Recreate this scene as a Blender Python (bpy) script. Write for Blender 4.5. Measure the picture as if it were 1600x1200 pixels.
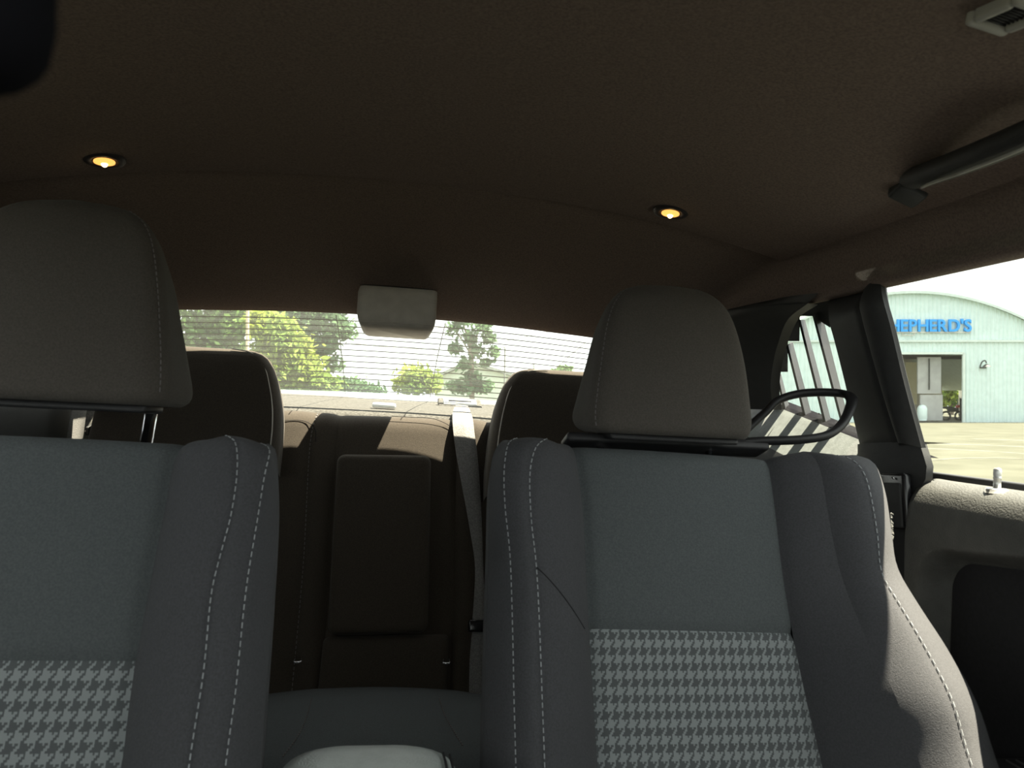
import bpy, bmesh, math, random
import numpy as np
from mathutils import Vector, Matrix

for o in list(bpy.data.objects):
    bpy.data.objects.remove(o)
scene = bpy.context.scene
COL = scene.collection
random.seed(7)
rng = np.random.default_rng(7)
R = math.radians

# ------------------------------------------------------------------ camera
F_PX = 1200.0
CAM = np.array([0.0, 0.0, 1.05])
yaw, pitch, roll = R(8.9), R(1.9), R(3.0)
FW = np.array([math.sin(yaw)*math.cos(pitch), math.cos(yaw)*math.cos(pitch), math.sin(pitch)])
RT0 = np.array([math.cos(yaw), -math.sin(yaw), 0.0])
UP0 = np.cross(RT0, FW)
RT = RT0*math.cos(roll) + UP0*math.sin(roll)
UP = -RT0*math.sin(roll) + UP0*math.cos(roll)
cd = bpy.data.cameras.new('camera')
cd.sensor_width = 36.0
cd.lens = F_PX/1600*36.0
cd.clip_start = 0.01
cd.clip_end = 500
cd.dof.use_dof = True
cd.dof.focus_distance = 1.7
cd.dof.aperture_fstop = cd.lens/1000/0.0021
cam = bpy.data.objects.new('camera', cd)
COL.objects.link(cam)
m = Matrix.Identity(4)
for i in range(3):
    m[i][0], m[i][1], m[i][2], m[i][3] = RT[i], UP[i], -FW[i], CAM[i]
cam.matrix_world = m
scene.camera = cam

# ------------------------------------------------------------------ world, sun, exposure
w = bpy.data.worlds.new('world')
scene.world = w
w.use_nodes = True
bg = w.node_tree.nodes['Background']
bg.inputs['Color'].default_value = (0.965, 1.0, 0.97, 1)
bg.inputs['Strength'].default_value = 1.6
sun = bpy.data.lights.new('sun', 'SUN')
sun.energy = 22.0
sun.color = (1.0, 0.89, 0.70)
sun.angle = R(0.55)
so = bpy.data.objects.new('sun', sun)
COL.objects.link(so)
SUN_DIR = Vector((0.365, 0.0, 0.93)).normalized()
so.rotation_euler = SUN_DIR.to_track_quat('Z', 'Y').to_euler()
so.location = (20, 0, 40)
vs = scene.view_settings
vs.view_transform = 'Standard'
try:
    vs.look = 'None'
except Exception:
    pass
vs.exposure = 0.45
vs.gamma = 1.0
vs.use_curve_mapping = False

# ------------------------------------------------------------------ pixel rays (1600x1200 frame)
def ray(px, py):
    return FW + (px-800)/F_PX*RT + (600-py)/F_PX*UP
def at_y(px, py, Y):
    r = ray(px, py); return CAM + r*(Y/r[1])
def at_f(px, py, f):
    return CAM + ray(px, py)*f
def at_pl(px, py, p0, n):
    r = ray(px, py); n = np.asarray(n, float); p0 = np.asarray(p0, float)
    return CAM + r*(np.dot(p0-CAM, n)/np.dot(r, n))
def cpt(r, u, f):
    """camera-aligned metres (right, up, forward) -> world"""
    return CAM + RT*r + UP*u + FW*f

# ------------------------------------------------------------------ materials
MATS = {}
def mat(name, col, rough=0.8, spec=0.3, metal=0.0, noise=0.0, nscale=40.0, bump=0.0, bscale=600.0,
        sheen=0.0, coat=0.0, emit=None, estr=0.0, col2=None):
    if name in MATS: return MATS[name]
    mt = bpy.data.materials.new(name); mt.use_nodes = True
    nt = mt.node_tree; b = nt.nodes['Principled BSDF']
    b.inputs['Base Color'].default_value = (*col, 1)
    b.inputs['Roughness'].default_value = rough
    b.inputs['Specular IOR Level'].default_value = spec
    b.inputs['Metallic'].default_value = metal
    if sheen:
        b.inputs['Sheen Weight'].default_value = sheen
        b.inputs['Sheen Roughness'].default_value = 0.5
    if coat: b.inputs['Coat Weight'].default_value = coat
    if emit:
        b.inputs['Emission Color'].default_value = (*emit, 1)
        b.inputs['Emission Strength'].default_value = estr
    tc = nt.nodes.new('ShaderNodeTexCoord')
    if noise or col2:
        n = nt.nodes.new('ShaderNodeTexNoise'); n.inputs['Scale'].default_value = nscale
        n.inputs['Detail'].default_value = 6
        nt.links.new(tc.outputs['Object'], n.inputs['Vector'])
        rp = nt.nodes.new('ShaderNodeValToRGB')
        c2 = col2 if col2 else tuple(c*(1-noise) for c in col)
        c1 = col if col2 else tuple(min(1, c*(1+noise)) for c in col)
        rp.color_ramp.elements[0].color = (*c2, 1); rp.color_ramp.elements[0].position = 0.35
        rp.color_ramp.elements[1].color = (*c1, 1); rp.color_ramp.elements[1].position = 0.65
        nt.links.new(n.outputs['Fac'], rp.inputs['Fac'])
        nt.links.new(rp.outputs['Color'], b.inputs['Base Color'])
    if bump:
        n2 = nt.nodes.new('ShaderNodeTexNoise'); n2.inputs['Scale'].default_value = bscale
        n2.inputs['Detail'].default_value = 3
        nt.links.new(tc.outputs['Object'], n2.inputs['Vector'])
        bp = nt.nodes.new('ShaderNodeBump'); bp.inputs['Strength'].default_value = bump
        bp.inputs['Distance'].default_value = 0.002
        nt.links.new(n2.outputs['Fac'], bp.inputs['Height'])
        nt.links.new(bp.outputs['Normal'], b.inputs['Normal'])
    MATS[name] = mt
    return mt

def glass_mat(name, dust_veil, tint=(0.97, 1.0, 0.98)):  # translucent dust share also imitates the washed-out haze seen through the glass
    mt = bpy.data.materials.new(name); mt.use_nodes = True
    nt = mt.node_tree; nt.nodes.clear()
    out = nt.nodes.new('ShaderNodeOutputMaterial')
    tr = nt.nodes.new('ShaderNodeBsdfTransparent'); tr.inputs['Color'].default_value = (*tint, 1)
    tl = nt.nodes.new('ShaderNodeBsdfTranslucent'); tl.inputs['Color'].default_value = (0.9, 0.95, 0.9, 1)
    gl = nt.nodes.new('ShaderNodeBsdfGlossy'); gl.inputs['Roughness'].default_value = 0.02
    tc = nt.nodes.new('ShaderNodeTexCoord')
    n = nt.nodes.new('ShaderNodeTexNoise'); n.inputs['Scale'].default_value = 7; n.inputs['Detail'].default_value = 8
    nt.links.new(tc.outputs['Object'], n.inputs['Vector'])
    mr = nt.nodes.new('ShaderNodeMapRange')
    mr.inputs['From Min'].default_value = 0.3; mr.inputs['From Max'].default_value = 0.7
    mr.inputs['To Min'].default_value = dust_veil*0.7; mr.inputs['To Max'].default_value = dust_veil*1.3
    nt.links.new(n.outputs['Fac'], mr.inputs['Value'])
    m1 = nt.nodes.new('ShaderNodeMixShader')
    nt.links.new(mr.outputs['Result'], m1.inputs[0])
    nt.links.new(tr.outputs[0], m1.inputs[1]); nt.links.new(tl.outputs[0], m1.inputs[2])
    m2 = nt.nodes.new('ShaderNodeMixShader')
    m2.inputs[0].default_value = 0.04
    nt.links.new(m1.outputs[0], m2.inputs[1]); nt.links.new(gl.outputs[0], m2.inputs[2])
    nt.links.new(m2.outputs[0], out.inputs['Surface'])
    return mt

def houndstooth_mat(name, light, dark, tu, tv):
    """2/2 twill of four dark and four light threads, uv in metres"""
    mt = bpy.data.materials.new(name); mt.use_nodes = True
    nt = mt.node_tree; b = nt.nodes['Principled BSDF']
    b.inputs['Roughness'].default_value = 0.9
    b.inputs['Specular IOR Level'].default_value = 0.15
    b.inputs['Sheen Weight'].default_value = 0.05
    uv = nt.nodes.new('ShaderNodeUVMap'); uv.uv_map = 'UVMap'
    sp = nt.nodes.new('ShaderNodeSeparateXYZ'); nt.links.new(uv.outputs['UV'], sp.inputs[0])
    def mth(op, a, bb=None):
        n = nt.nodes.new('ShaderNodeMath'); n.operation = op
        for i, v in enumerate((a, bb)):
            if v is None: continue
            if isinstance(v, (int, float)): n.inputs[i].default_value = v
            else: nt.links.new(v, n.inputs[i])
        return n.outputs[0]
    x = mth('FLOOR', mth('MULTIPLY', sp.outputs['X'], 8.0/tu))
    y = mth('FLOOR', mth('MULTIPLY', sp.outputs['Y'], 8.0/tv))
    wx = mth('LESS_THAN', mth('FLOORED_MODULO', x, 8.0), 3.5)
    wy = mth('LESS_THAN', mth('FLOORED_MODULO', y, 8.0), 3.5)
    tw = mth('LESS_THAN', mth('FLOORED_MODULO', mth('SUBTRACT', x, y), 4.0), 1.5)
    v = mth('ADD', mth('MULTIPLY', tw, wx), mth('MULTIPLY', mth('SUBTRACT', 1.0, tw), wy))
    mx = nt.nodes.new('ShaderNodeMixRGB')
    mx.inputs[1].default_value = (*dark, 1); mx.inputs[2].default_value = (*light, 1)
    nt.links.new(v, mx.inputs[0])
    nt.links.new(mx.outputs[0], b.inputs['Base Color'])
    n2 = nt.nodes.new('ShaderNodeTexNoise'); n2.inputs['Scale'].default_value = 900
    tc = nt.nodes.new('ShaderNodeTexCoord'); nt.links.new(tc.outputs['Object'], n2.inputs['Vector'])
    bp = nt.nodes.new('ShaderNodeBump'); bp.inputs['Strength'].default_value = 0.3; bp.inputs['Distance'].default_value = 0.001
    nt.links.new(n2.outputs['Fac'], bp.inputs['Height']); nt.links.new(bp.outputs['Normal'], b.inputs['Normal'])
    return mt

M_SEAT = mat('seat cloth', (0.104, 0.115, 0.121), 0.9, 0.15, noise=0.12, nscale=500, bump=0.35, bscale=900, sheen=0.06)
M_BOL = mat('bolster cloth', (0.074, 0.075, 0.082), 0.9, 0.15, noise=0.12, nscale=500, bump=0.35, bscale=900, sheen=0.06)
M_HEAD = mat('headrest cloth', (0.082, 0.074, 0.066), 0.9, 0.15, noise=0.12, nscale=500, bump=0.35, bscale=900, sheen=0.06)
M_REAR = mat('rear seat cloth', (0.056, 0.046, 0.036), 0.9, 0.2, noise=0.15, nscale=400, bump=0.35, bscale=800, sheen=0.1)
M_HOUND = houndstooth_mat('houndstooth cloth', (0.29, 0.315, 0.325), (0.110, 0.120, 0.126), 0.0116, 0.0165)
M_LINER = mat('headliner cloth', (0.175, 0.135, 0.118), 0.95, 0.1, noise=0.18, nscale=350, bump=0.4, bscale=700)
M_TRIM = mat('charcoal trim plastic', (0.030, 0.031, 0.032), 0.55, 0.35, noise=0.08, nscale=80, bump=0.25, bscale=900)
M_TRIMB = mat('black trim plastic', (0.02, 0.02, 0.022), 0.5, 0.4, bump=0.15, bscale=700)
M_GLOSS = mat('gloss black plastic', (0.012, 0.012, 0.014), 0.22, 0.5, noise=0.05)
M_MATTE = mat('matte black plastic', (0.006, 0.006, 0.008), 0.95, 0.05, noise=0.05)
M_LEDGE = mat('pale ledge vinyl', (0.22, 0.24, 0.235), 0.6, 0.3, noise=0.1, nscale=90, bump=0.2, bscale=500)
M_DOOR = mat('door vinyl', (0.075, 0.076, 0.072), 0.6, 0.4, noise=0.08, nscale=60, bump=0.6, bscale=420)
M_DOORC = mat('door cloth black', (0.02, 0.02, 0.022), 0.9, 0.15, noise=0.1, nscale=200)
M_CHROME = mat('chrome', (0.75, 0.75, 0.78), 0.15, 0.5, 1.0, noise=0.03)
M_PIN = mat('brushed pin', (0.62, 0.62, 0.60), 0.35, 0.5, 0.6, noise=0.05)
M_THREAD = mat('grey thread', (0.36, 0.38, 0.40), 0.8, 0.2, noise=0.1)
M_THREADD = mat('dark thread', (0.16, 0.15, 0.15), 0.8, 0.2, noise=0.1)
M_SEAM = mat('black seam thread', (0.03, 0.03, 0.032), 0.9, 0.1, noise=0.1)  # plain near-black colour for the seam lines
M_BELT = mat('belt webbing', (0.20, 0.195, 0.19), 0.7, 0.3, noise=0.2, nscale=300, bump=0.6, bscale=500)
M_SHELF = mat('shelf felt', (0.095, 0.092, 0.085), 0.95, 0.1, noise=0.3, nscale=160, bump=0.4, bscale=300)
M_BEZEL = mat('pale grey plastic', (0.36, 0.36, 0.34), 0.5, 0.4, noise=0.08)
M_BRAKE = mat('lamp housing grey plastic', (0.58, 0.545, 0.50), 0.7, 0.25, noise=0.06, bump=0.15)
M_CONS = mat('console vinyl', (0.40, 0.44, 0.43), 0.4, 0.45, noise=0.06, nscale=60, bump=0.35, bscale=500)  # sky reflection on a dark grey lid, painted into this pale colour
M_LENS = mat('lamp lens', (0.9, 0.5, 0.15), 0.3, 0.5, emit=(1.0, 0.46, 0.10), estr=1.1, noise=0.05)
M_BULB = mat('lamp filament', (1, 0.8, 0.4), 0.3, 0.5, emit=(1.0, 0.72, 0.3), estr=9.0, noise=0.02)
M_LAMPB = mat('lamp bezel', (0.022, 0.018, 0.022), 0.5, 0.35, noise=0.05)
M_DEFROST = mat('defroster print', (0.24, 0.25, 0.23), 0.6, 0.3, noise=0.05)
M_PAINT = mat('blue grey car paint', (0.17, 0.21, 0.235), 0.25, 0.5, coat=0.6, noise=0.04)
M_CARPET = mat('black carpet', (0.03, 0.03, 0.03), 0.95, 0.1, noise=0.3, nscale=300)
M_SIDING = mat('pale mint steel', (0.60, 0.72, 0.70), 0.55, 0.3, noise=0.04, nscale=3)
M_SIDET = mat('mint flashing', (0.55, 0.64, 0.60), 0.55, 0.3, noise=0.05, nscale=3)
M_BLUE = mat('sign blue', (0.06, 0.34, 0.80), 0.5, 0.3, noise=0.06)
M_SIGNG = mat('sign rail', (0.55, 0.55, 0.50), 0.6, 0.3, noise=0.05)
M_SHOP = mat('shop concrete', (0.42, 0.40, 0.34), 0.8, 0.2, noise=0.1, nscale=2)
M_SHOPG = mat('shop grey steel', (0.34, 0.35, 0.34), 0.6, 0.3, noise=0.08, nscale=3)
M_SHOPD = mat('shop dark steel', (0.06, 0.065, 0.06), 0.6, 0.3, noise=0.2)
M_CREAM = mat('cream panel', (0.75, 0.66, 0.42), 0.7, 0.2, noise=0.08)
M_LOT = mat('dry lot', (0.088, 0.090, 0.068), 0.95, 0.1, col2=(0.066, 0.068, 0.050), nscale=0.9, bump=0.3, bscale=6)
M_LINE = mat('pale lot line', (0.125, 0.125, 0.105), 0.9, 0.1, noise=0.2, nscale=4)
M_BARK = mat('bark', (0.20, 0.17, 0.13), 0.9, 0.1, noise=0.3, nscale=6)
M_POLE = mat('weathered pole', (0.50, 0.42, 0.30), 0.9, 0.1, noise=0.2, nscale=8)
M_WIRE = mat('utility wire', (0.18, 0.19, 0.18), 0.7, 0.2, noise=0.05)
M_HOUSE = mat('pale house siding', (0.55, 0.62, 0.52), 0.8, 0.2, noise=0.05, nscale=4)
M_HROOF = mat('grey shingle roof', (0.33, 0.36, 0.32), 0.9, 0.1, noise=0.15, nscale=6)
M_REDM = mat('red metal', (0.45, 0.06, 0.05), 0.5, 0.4, noise=0.1)
def leaf_mat(name, c1, c2):
    mt = mat(name, c1, 0.7, 0.2, col2=c2, nscale=0.9)
    nt = mt.node_tree; b = nt.nodes['Principled BSDF']
    tl = nt.nodes.new('ShaderNodeBsdfTranslucent')
    mx = nt.nodes.new('ShaderNodeMixShader'); mx.inputs[0].default_value = 0.4
    out = nt.nodes['Material Output']
    rp = [n for n in nt.nodes if n.type == 'VALTORGB'][0]
    nt.links.new(rp.outputs['Color'], tl.inputs['Color'])
    nt.links.new(b.outputs[0], mx.inputs[1]); nt.links.new(tl.outputs[0], mx.inputs[2])
    nt.links.new(mx.outputs[0], out.inputs['Surface'])
    return mt
M_LEAFA = leaf_mat('leaf mid green', (0.14, 0.24, 0.06), (0.06, 0.13, 0.045))
M_LEAFB = leaf_mat('leaf yellow green', (0.28, 0.33, 0.05), (0.13, 0.22, 0.05))
M_LEAFC = leaf_mat('leaf blue green', (0.13, 0.23, 0.10), (0.07, 0.14, 0.07))
M_GLASS = glass_mat('clear glass', 0.005)
M_GLASSR = glass_mat('dusty haze rear glass', 0.022)  # stronger veil, set for the hazy look of the rear view

# ------------------------------------------------------------------ object helpers
WL = {}
def _org(parent):
    return WL[parent.name] if parent is not None else np.zeros(3)
def props(o, label=None, cat=None, group=None, kind=None):
    if label: o['label'] = label
    if cat: o['category'] = cat
    if group: o['group'] = group
    if kind: o['kind'] = kind
    return o
def thing(name, base, label, cat, group=None, kind=None):
    o = bpy.data.objects.new(name, None); COL.objects.link(o)
    o.empty_display_size = 0.05
    o.location = tuple(base); WL[o.name] = np.array(base, float)
    return props(o, label, cat, group, kind)
def mobj(name, V, Fc, material, parent=None, smooth=True, uv=None, label=None, cat=None, group=None, kind=None):
    V = np.asarray(V, float)
    if parent is not None: org = _org(parent)
    else:
        org = np.array([(V[:, 0].min()+V[:, 0].max())/2, (V[:, 1].min()+V[:, 1].max())/2, V[:, 2].min()])
    me = bpy.data.meshes.new(name)
    me.from_pydata((V-org).tolist(), [], [tuple(f) for f in Fc])
    if uv is not None:
        l = me.uv_layers.new(name='UVMap')
        idx = np.zeros(len(me.loops), dtype=np.int32); me.loops.foreach_get('vertex_index', idx)
        l.data.foreach_set('uv', np.asarray(uv, np.float32)[idx].ravel())
    if smooth: me.polygons.foreach_set('use_smooth', [True]*len(me.polygons))
    me.materials.append(material); me.update()
    o = bpy.data.objects.new(name, me); COL.objects.link(o)
    if parent is not None: o.parent = parent
    else: o.location = tuple(org)
    WL[o.name] = org
    return props(o, label, cat, group, kind)
class MB:
    def __init__(s): s.V = []; s.F = []
    def add(s, V, Fc):
        n = len(s.V); s.V.extend([tuple(v) for v in V]); s.F.extend([tuple(i+n for i in f) for f in Fc]); return s
    def box(s, c, hx, hy, hz):
        """box at c, half-axis vectors"""
        c = np.array(c, float); hx = np.array(hx, float); hy = np.array(hy, float); hz = np.array(hz, float)
        V = [c+a*hx+b*hy+d*hz for a in (-1, 1) for b in (-1, 1) for d in (-1, 1)]
        if np.dot(np.cross(hx, hy), hz) < 0:
            return s.add(V, [(0, 2, 3, 1), (4, 5, 7, 6), (0, 1, 5, 4), (2, 6, 7, 3), (0, 4, 6, 2), (1, 3, 7, 5)])
        return s.add(V, [(0, 1, 3, 2), (4, 6, 7, 5), (0, 4, 5, 1), (2, 3, 7, 6), (0, 2, 6, 4), (1, 5, 7, 3)])
    def build(s, name, material, parent=None, **k): return mobj(name, s.V, s.F, material, parent, **k)
def cr(pts, n, pw=1.0):
    """Catmull-Rom resample to n points, even by arc length"""
    P = np.array(pts, float)
    if len(P) == 2: d = np.stack([P[0]+(P[1]-P[0])*t for t in np.linspace(0, 1, 50)])
    else:
        Q = np.vstack([2*P[0]-P[1], P, 2*P[-1]-P[-2]]); out = []
        for i in range(1, len(Q)-2):
            for t in np.linspace(0, 1, 24, endpoint=False):
                a, b, c, e = Q[i-1], Q[i], Q[i+1], Q[i+2]
                out.append(0.5*((2*b)+(-a+c)*t+(2*a-5*b+4*c-e)*t*t+(-a+3*b-3*c+e)*t**3))
        out.append(P[-1]); d = np.array(out)
    s = np.concatenate([[0], np.cumsum(np.linalg.norm(np.diff(d, axis=0), axis=1))])
    q = s[-1]*np.linspace(0, 1, n)**pw
    return np.stack([np.interp(q, s, d[:, k]) for k in range(d.shape[1])], 1)
def grid(rows, flip=False, closed=False):
    rows = np.asarray(rows); a, b = rows.shape[:2]
    V = rows.reshape(-1, 3); Fc = []
    for i in range(a-1):
        for j in range(b if closed else b-1):
            k = (j+1) % b
            f = (i*b+j, i*b+k, (i+1)*b+k, (i+1)*b+j)
            Fc.append(f[::-1] if flip else f)
    return V, Fc
def tube(path, ra, rb=None, up=(0, 0, 1), n=10, res=None, caps=True):
    P = cr(path, res or max(8, 6*len(path))); rb = rb or ra; up = np.array(up, float)
    T = np.gradient(P, axis=0); T /= np.linalg.norm(T, axis=1)[:, None]
    rows = []
    for p, t in zip(P, T):
        s = np.cross(t, up); ln = np.linalg.norm(s)
        s = s/ln if ln > 1e-6 else np.array([1.0, 0, 0])
        q = np.cross(s, t)
        rows.append([p+s*ra*math.cos(a)+q*rb*math.sin(a) for a in np.linspace(0, 2*math.pi, n, endpoint=False)])
    V, Fc = grid(rows, closed=True)
    if caps:
        Fc = list(Fc); Fc.append(tuple(range(n))[::-1]); k = len(V)-n; Fc.append(tuple(range(k, k+n)))
    return V, Fc
def lathe(prof, base, axis, n=20):
    """prof: (radius, height) list along axis from base"""
    ax = np.array(axis, float); ax /= np.linalg.norm(ax)
    e = np.cross(ax, [0, 1, 0]) if abs(ax[1]) < 0.9 else np.cross(ax, [1, 0, 0])
    e /= np.linalg.norm(e); g = np.cross(ax, e); base = np.array(base, float)
    rows = [[base+ax*h+r*(e*math.cos(a)+g*math.sin(a)) for a in np.linspace(0, 2*math.pi, n, endpoint=False)] for r, h in prof]
    V, Fc = grid(rows, closed=True); Fc = list(Fc)
    Fc.append(tuple(range(n))); k = len(V)-n; Fc.append(tuple(range(k, k+n))[::-1])
    return V, Fc
def rbox(c, hx, hy, hz, r, seg=3):
    """rounded box: centre, half-axis vectors, bevel radius"""
    bm = bmesh.new(); b = MB().box((0, 0, 0), (np.linalg.norm(hx), 0, 0), (0, np.linalg.norm(hy), 0), (0, 0, np.linalg.norm(hz)))
    vs_ = [bm.verts.new(v) for v in b.V]
    for f in b.F: bm.faces.new([vs_[i] for i in f])
    bmesh.ops.recalc_face_normals(bm, faces=bm.faces[:])
    bmesh.ops.bevel(bm, geom=bm.edges[:], offset=r, segments=seg, profile=0.5, affect='EDGES')
    ux, uy, uz = [np.array(h, float)/np.linalg.norm(h) for h in (hx, hy, hz)]
    bm.verts.index_update()
    V = [np.array(c, float)+ux*v.co.x+uy*v.co.y+uz*v.co.z for v in bm.verts]
    Fc = [[v.index for v in f.verts] for f in bm.faces]; bm.free()
    return V, Fc
def rrect(hw, hh, r, n=5):
    """rounded rectangle outline, ccw"""
    out = []
    for cx, cy, a0 in ((hw-r, hh-r, 0), (-hw+r, hh-r, 90), (-hw+r, -hh+r, 180), (hw-r, -hh+r, 270)):
        for k in range(n+1):
            a = R(a0+90*k/n); out.append((cx+r*math.cos(a), cy+r*math.sin(a)))
    return np.array(out)
def stitches(path, nrm, dash=0.006, gap=0.003, wd=0.0007, n_off=0.0008):
    P = np.asarray(path, float); s = np.concatenate([[0], np.cumsum(np.linalg.norm(np.diff(P, axis=0), axis=1))])
    f = lambda q: np.array([np.interp(q, s, P[:, k]) for k in range(3)])
    mb = MB(); q = 0; nrm = np.array(nrm, float); nrm /= np.linalg.norm(nrm)
    while q+dash < s[-1]:
        a, b = f(q), f(q+dash); t = b-a; L = np.linalg.norm(t)
        if L > 1e-6:
            t /= L; sd = np.cross(t, nrm); sd /= max(np.linalg.norm(sd), 1e-6); nn = np.cross(sd, t)
            mb.box((a+b)/2+nn*n_off, t*L/2, sd*wd, nn*wd*0.8)
        q += dash+gap
    return mb
def patch(A, B, nrm, m=14, bulge=0.0, ga=0.003, gb=0.003, gw=0.007):
    """surface between two equally sampled curves: bulged along nrm, dipped at seam edges"""
    A = np.asarray(A); B = np.asarray(B); nrm = np.array(nrm, float)
    base = np.linspace(0, 1, m+1)
    Lm = max(float(np.mean(np.linalg.norm(B-A, axis=1))), 1e-3)
    ed = np.array([0.0015, 0.003, 0.005, 0.0075, 0.0105, 0.014, 0.018])/Lm; ed = ed[ed < 0.3]
    lim = ed[-1]*1.25 if len(ed) else 0.0
    ws = np.unique(np.concatenate([[0, 1], ed, 1-ed, base[(base > lim) & (base < 1-lim)]]))
    rows = []
    for a, b in zip(A, B):
        L = max(np.linalg.norm(b-a), 1e-4); r = []
        for q in ws:
            h = bulge*4*q*(1-q) - ga*math.exp(-(q*L/gw)**2) - gb*math.exp(-((1-q)*L/gw)**2)
            r.append(a*(1-q)+b*q+nrm*h)
        rows.append(r)
    return np.array(rows)

# ------------------------------------------------------------------ setting: outside ground
def gpt(r, f): return cpt(r, -1.05-0.0262*f, f)
V = []; n = 40
rs = np.linspace(-160, 160, n); fs = np.linspace(-30, 190, n)
rows = [[gpt(a, b) for a in rs] for b in fs]
V, Fc = grid(rows)
ground = mobj('floor_ground', V, Fc, M_LOT, None, smooth=False, kind='structure', label='dry pale parking lot ground outside the car')
def lot_line(pts, wd):
    P = cr([gpt(*p) for p in pts], 24); mb = MB()
    L = [p+UP*0.006-FW*wd/2 for p in P]; Rr = [p+UP*0.006+FW*wd/2 for p in P]
    V, Fc = grid([L, Rr]); mobj('lot_line', V, Fc, M_LINE, ground)
def glp(px, py):
    u = (600-py)/F_PX; f = -1.05/(u+0.0262); return ((px-800)/F_PX*f, f)
lot_line([glp(1385, 693.5), glp(1500, 694.5), glp(1640, 700)], 0.30)
lot_line([glp(1385, 699), glp(1520, 704), glp(1640, 712)], 0.30)
lot_line([glp(1520, 686), glp(1580, 688), glp(1660, 691)], 0.30)
lot_line([glp(1385, 724), glp(1520, 716), glp(1640, 719)], 0.12)

# ------------------------------------------------------------------ setting: car shell
def hx_edge(Y):            # half width of the window header along the car
    return float(np.interp(Y, [-0.6, -0.1, 0.3, 1.2, 1.5, 1.77], [0.60, 0.635, 0.65, 0.645, 0.615, 0.565]))
def zc_roof(Y):
    return float(np.interp(Y, [-0.12, 0.1, 0.4, 0.8, 1.22, 1.225, 1.45, 1.61, 1.735],
                           [1.335, 1.365, 1.388, 1.40, 1.402, 1.414, 1.360, 1.301, 1.245]))
def ze_roof(Y):
    return float(np.interp(Y, [-0.12, 0.3, 1.22, 1.225, 1.5, 1.735], [1.285, 1.31, 1.318, 1.325, 1.270, 1.209]))
def roof_rows(Ys):
    rows = []
    for Y in Ys:
        h = hx_edge(Y)-0.025
        rows.append([(s*h, Y, zc_roof(Y)-(zc_roof(Y)-ze_roof(Y))*abs(s)**2.3) for s in np.linspace(-1, 1, 41)])
    return rows
def ridge(s): return 1.225-0.05*abs(s)**2
rows = []
for t in np.linspace(0, 1, 34):
    r = []
    for s in np.linspace(-1, 1, 41):
        Y = -0.12+t*(ridge(s)+0.12); h = hx_edge(Y)-0.025
        Yc = min(Y, 1.22)
        r.append((s*h, Y, zc_roof(Yc)-(zc_roof(Yc)-ze_roof(Yc))*abs(s)**2.3))
    rows.append(r)
rows.append([(x, y+0.004, z+0.002) for x, y, z in rows[-1]])
rows.append([(x, y+0.002, z+0.022) for x, y, z in rows[-2]])
V, Fc = grid(rows, flip=True)
ceiling = mobj('ceiling', V, Fc, M_LINER, None, kind='structure', label='dark cloth headliner over the front seats')
rows = []
for t in np.linspace(0, 1, 26):
    r = []
    for s in np.linspace(-1, 1, 41):
        Y0 = ridge(s)-0.01; Y1 = 1.747-0.03*abs(s)**2; Y = Y0+t*(Y1-Y0); h = hx_edge(Y)-0.025*(1-t)
        Yc = max(Y, 1.226)
        r.append((s*h, Y, zc_roof(Yc)-(zc_roof(Yc)-ze_roof(Yc))*abs(s)**2.3))
    rows.append(r)
last = rows[-1]
rows.append([(x, y+0.012, z+0.001) for x, y, z in last])
rows.append([(x, y+0.018, z+0.012) for x, y, z in last])
rows.append([(x, y+0.006, z+0.04) for x, y, z in last])
V, Fc = grid(rows, flip=True)
mobj('trim_1', V, Fc, M_LINER, None, kind='structure', label='dark cloth rear headliner panel sloping down to the rear window')
# outer roof skin above both headliner panels
V, Fc = grid([[(s*(hx_edge(Y)+0.085), Y, zc_roof(Y)+0.05-(zc_roof(Y)-ze_roof(Y)+0.015)*abs(s)**2.3) for s in np.linspace(-1, 1, 25)] for Y in np.linspace(-0.16, 1.75, 30)])
mobj('trim_2', V, Fc, M_PAINT, None, kind='structure', label='painted steel roof skin')

def side(pts, s): return [(s*p[0], p[1], p[2]) for p in pts]
def xs(z): return 0.76-(z-0.99)*0.4615      # tumblehome of the side glass
SP0 = np.array([0.76, 0, 0.99]); SN = np.array([1, 0, 0.4615])
def on_side(px, py, inset=0.0): return at_pl(px, py, SP0-np.array([inset, 0, 0]), SN)

for s in (1, -1):
    nm = 'right' if s == 1 else 'left'
    # roof rail
    rows = []
    for Y in np.linspace(-0.12, 1.735, 40):
        h = hx_edge(Y); ze = ze_roof(Y); k = np.interp(Y, [1.2, 1.76], [1, 0.3])
        prof = [(h-0.03, ze+0.004), (h-0.008, ze-0.004), (h+0.004, ze-0.022*k), (h+0.006, ze-0.045*k), (h+0.0, ze-0.066*k), (h+0.012, ze-0.072*k), (h+0.05, ze-0.062*k), (h+0.085, ze-0.04*k), (h+0.085, ze+0.03)]
        rows.append(side([(x, Y, z) for x, z in cr(prof, 18)], s))
    V, Fc = grid(rows, flip=(s == -1))
    mobj('trim_%d' % (3 if s == 1 else 4), V, Fc, M_LINER, None, kind='structure', label='dark cloth roof rail above the %s side windows' % nm)

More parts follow.
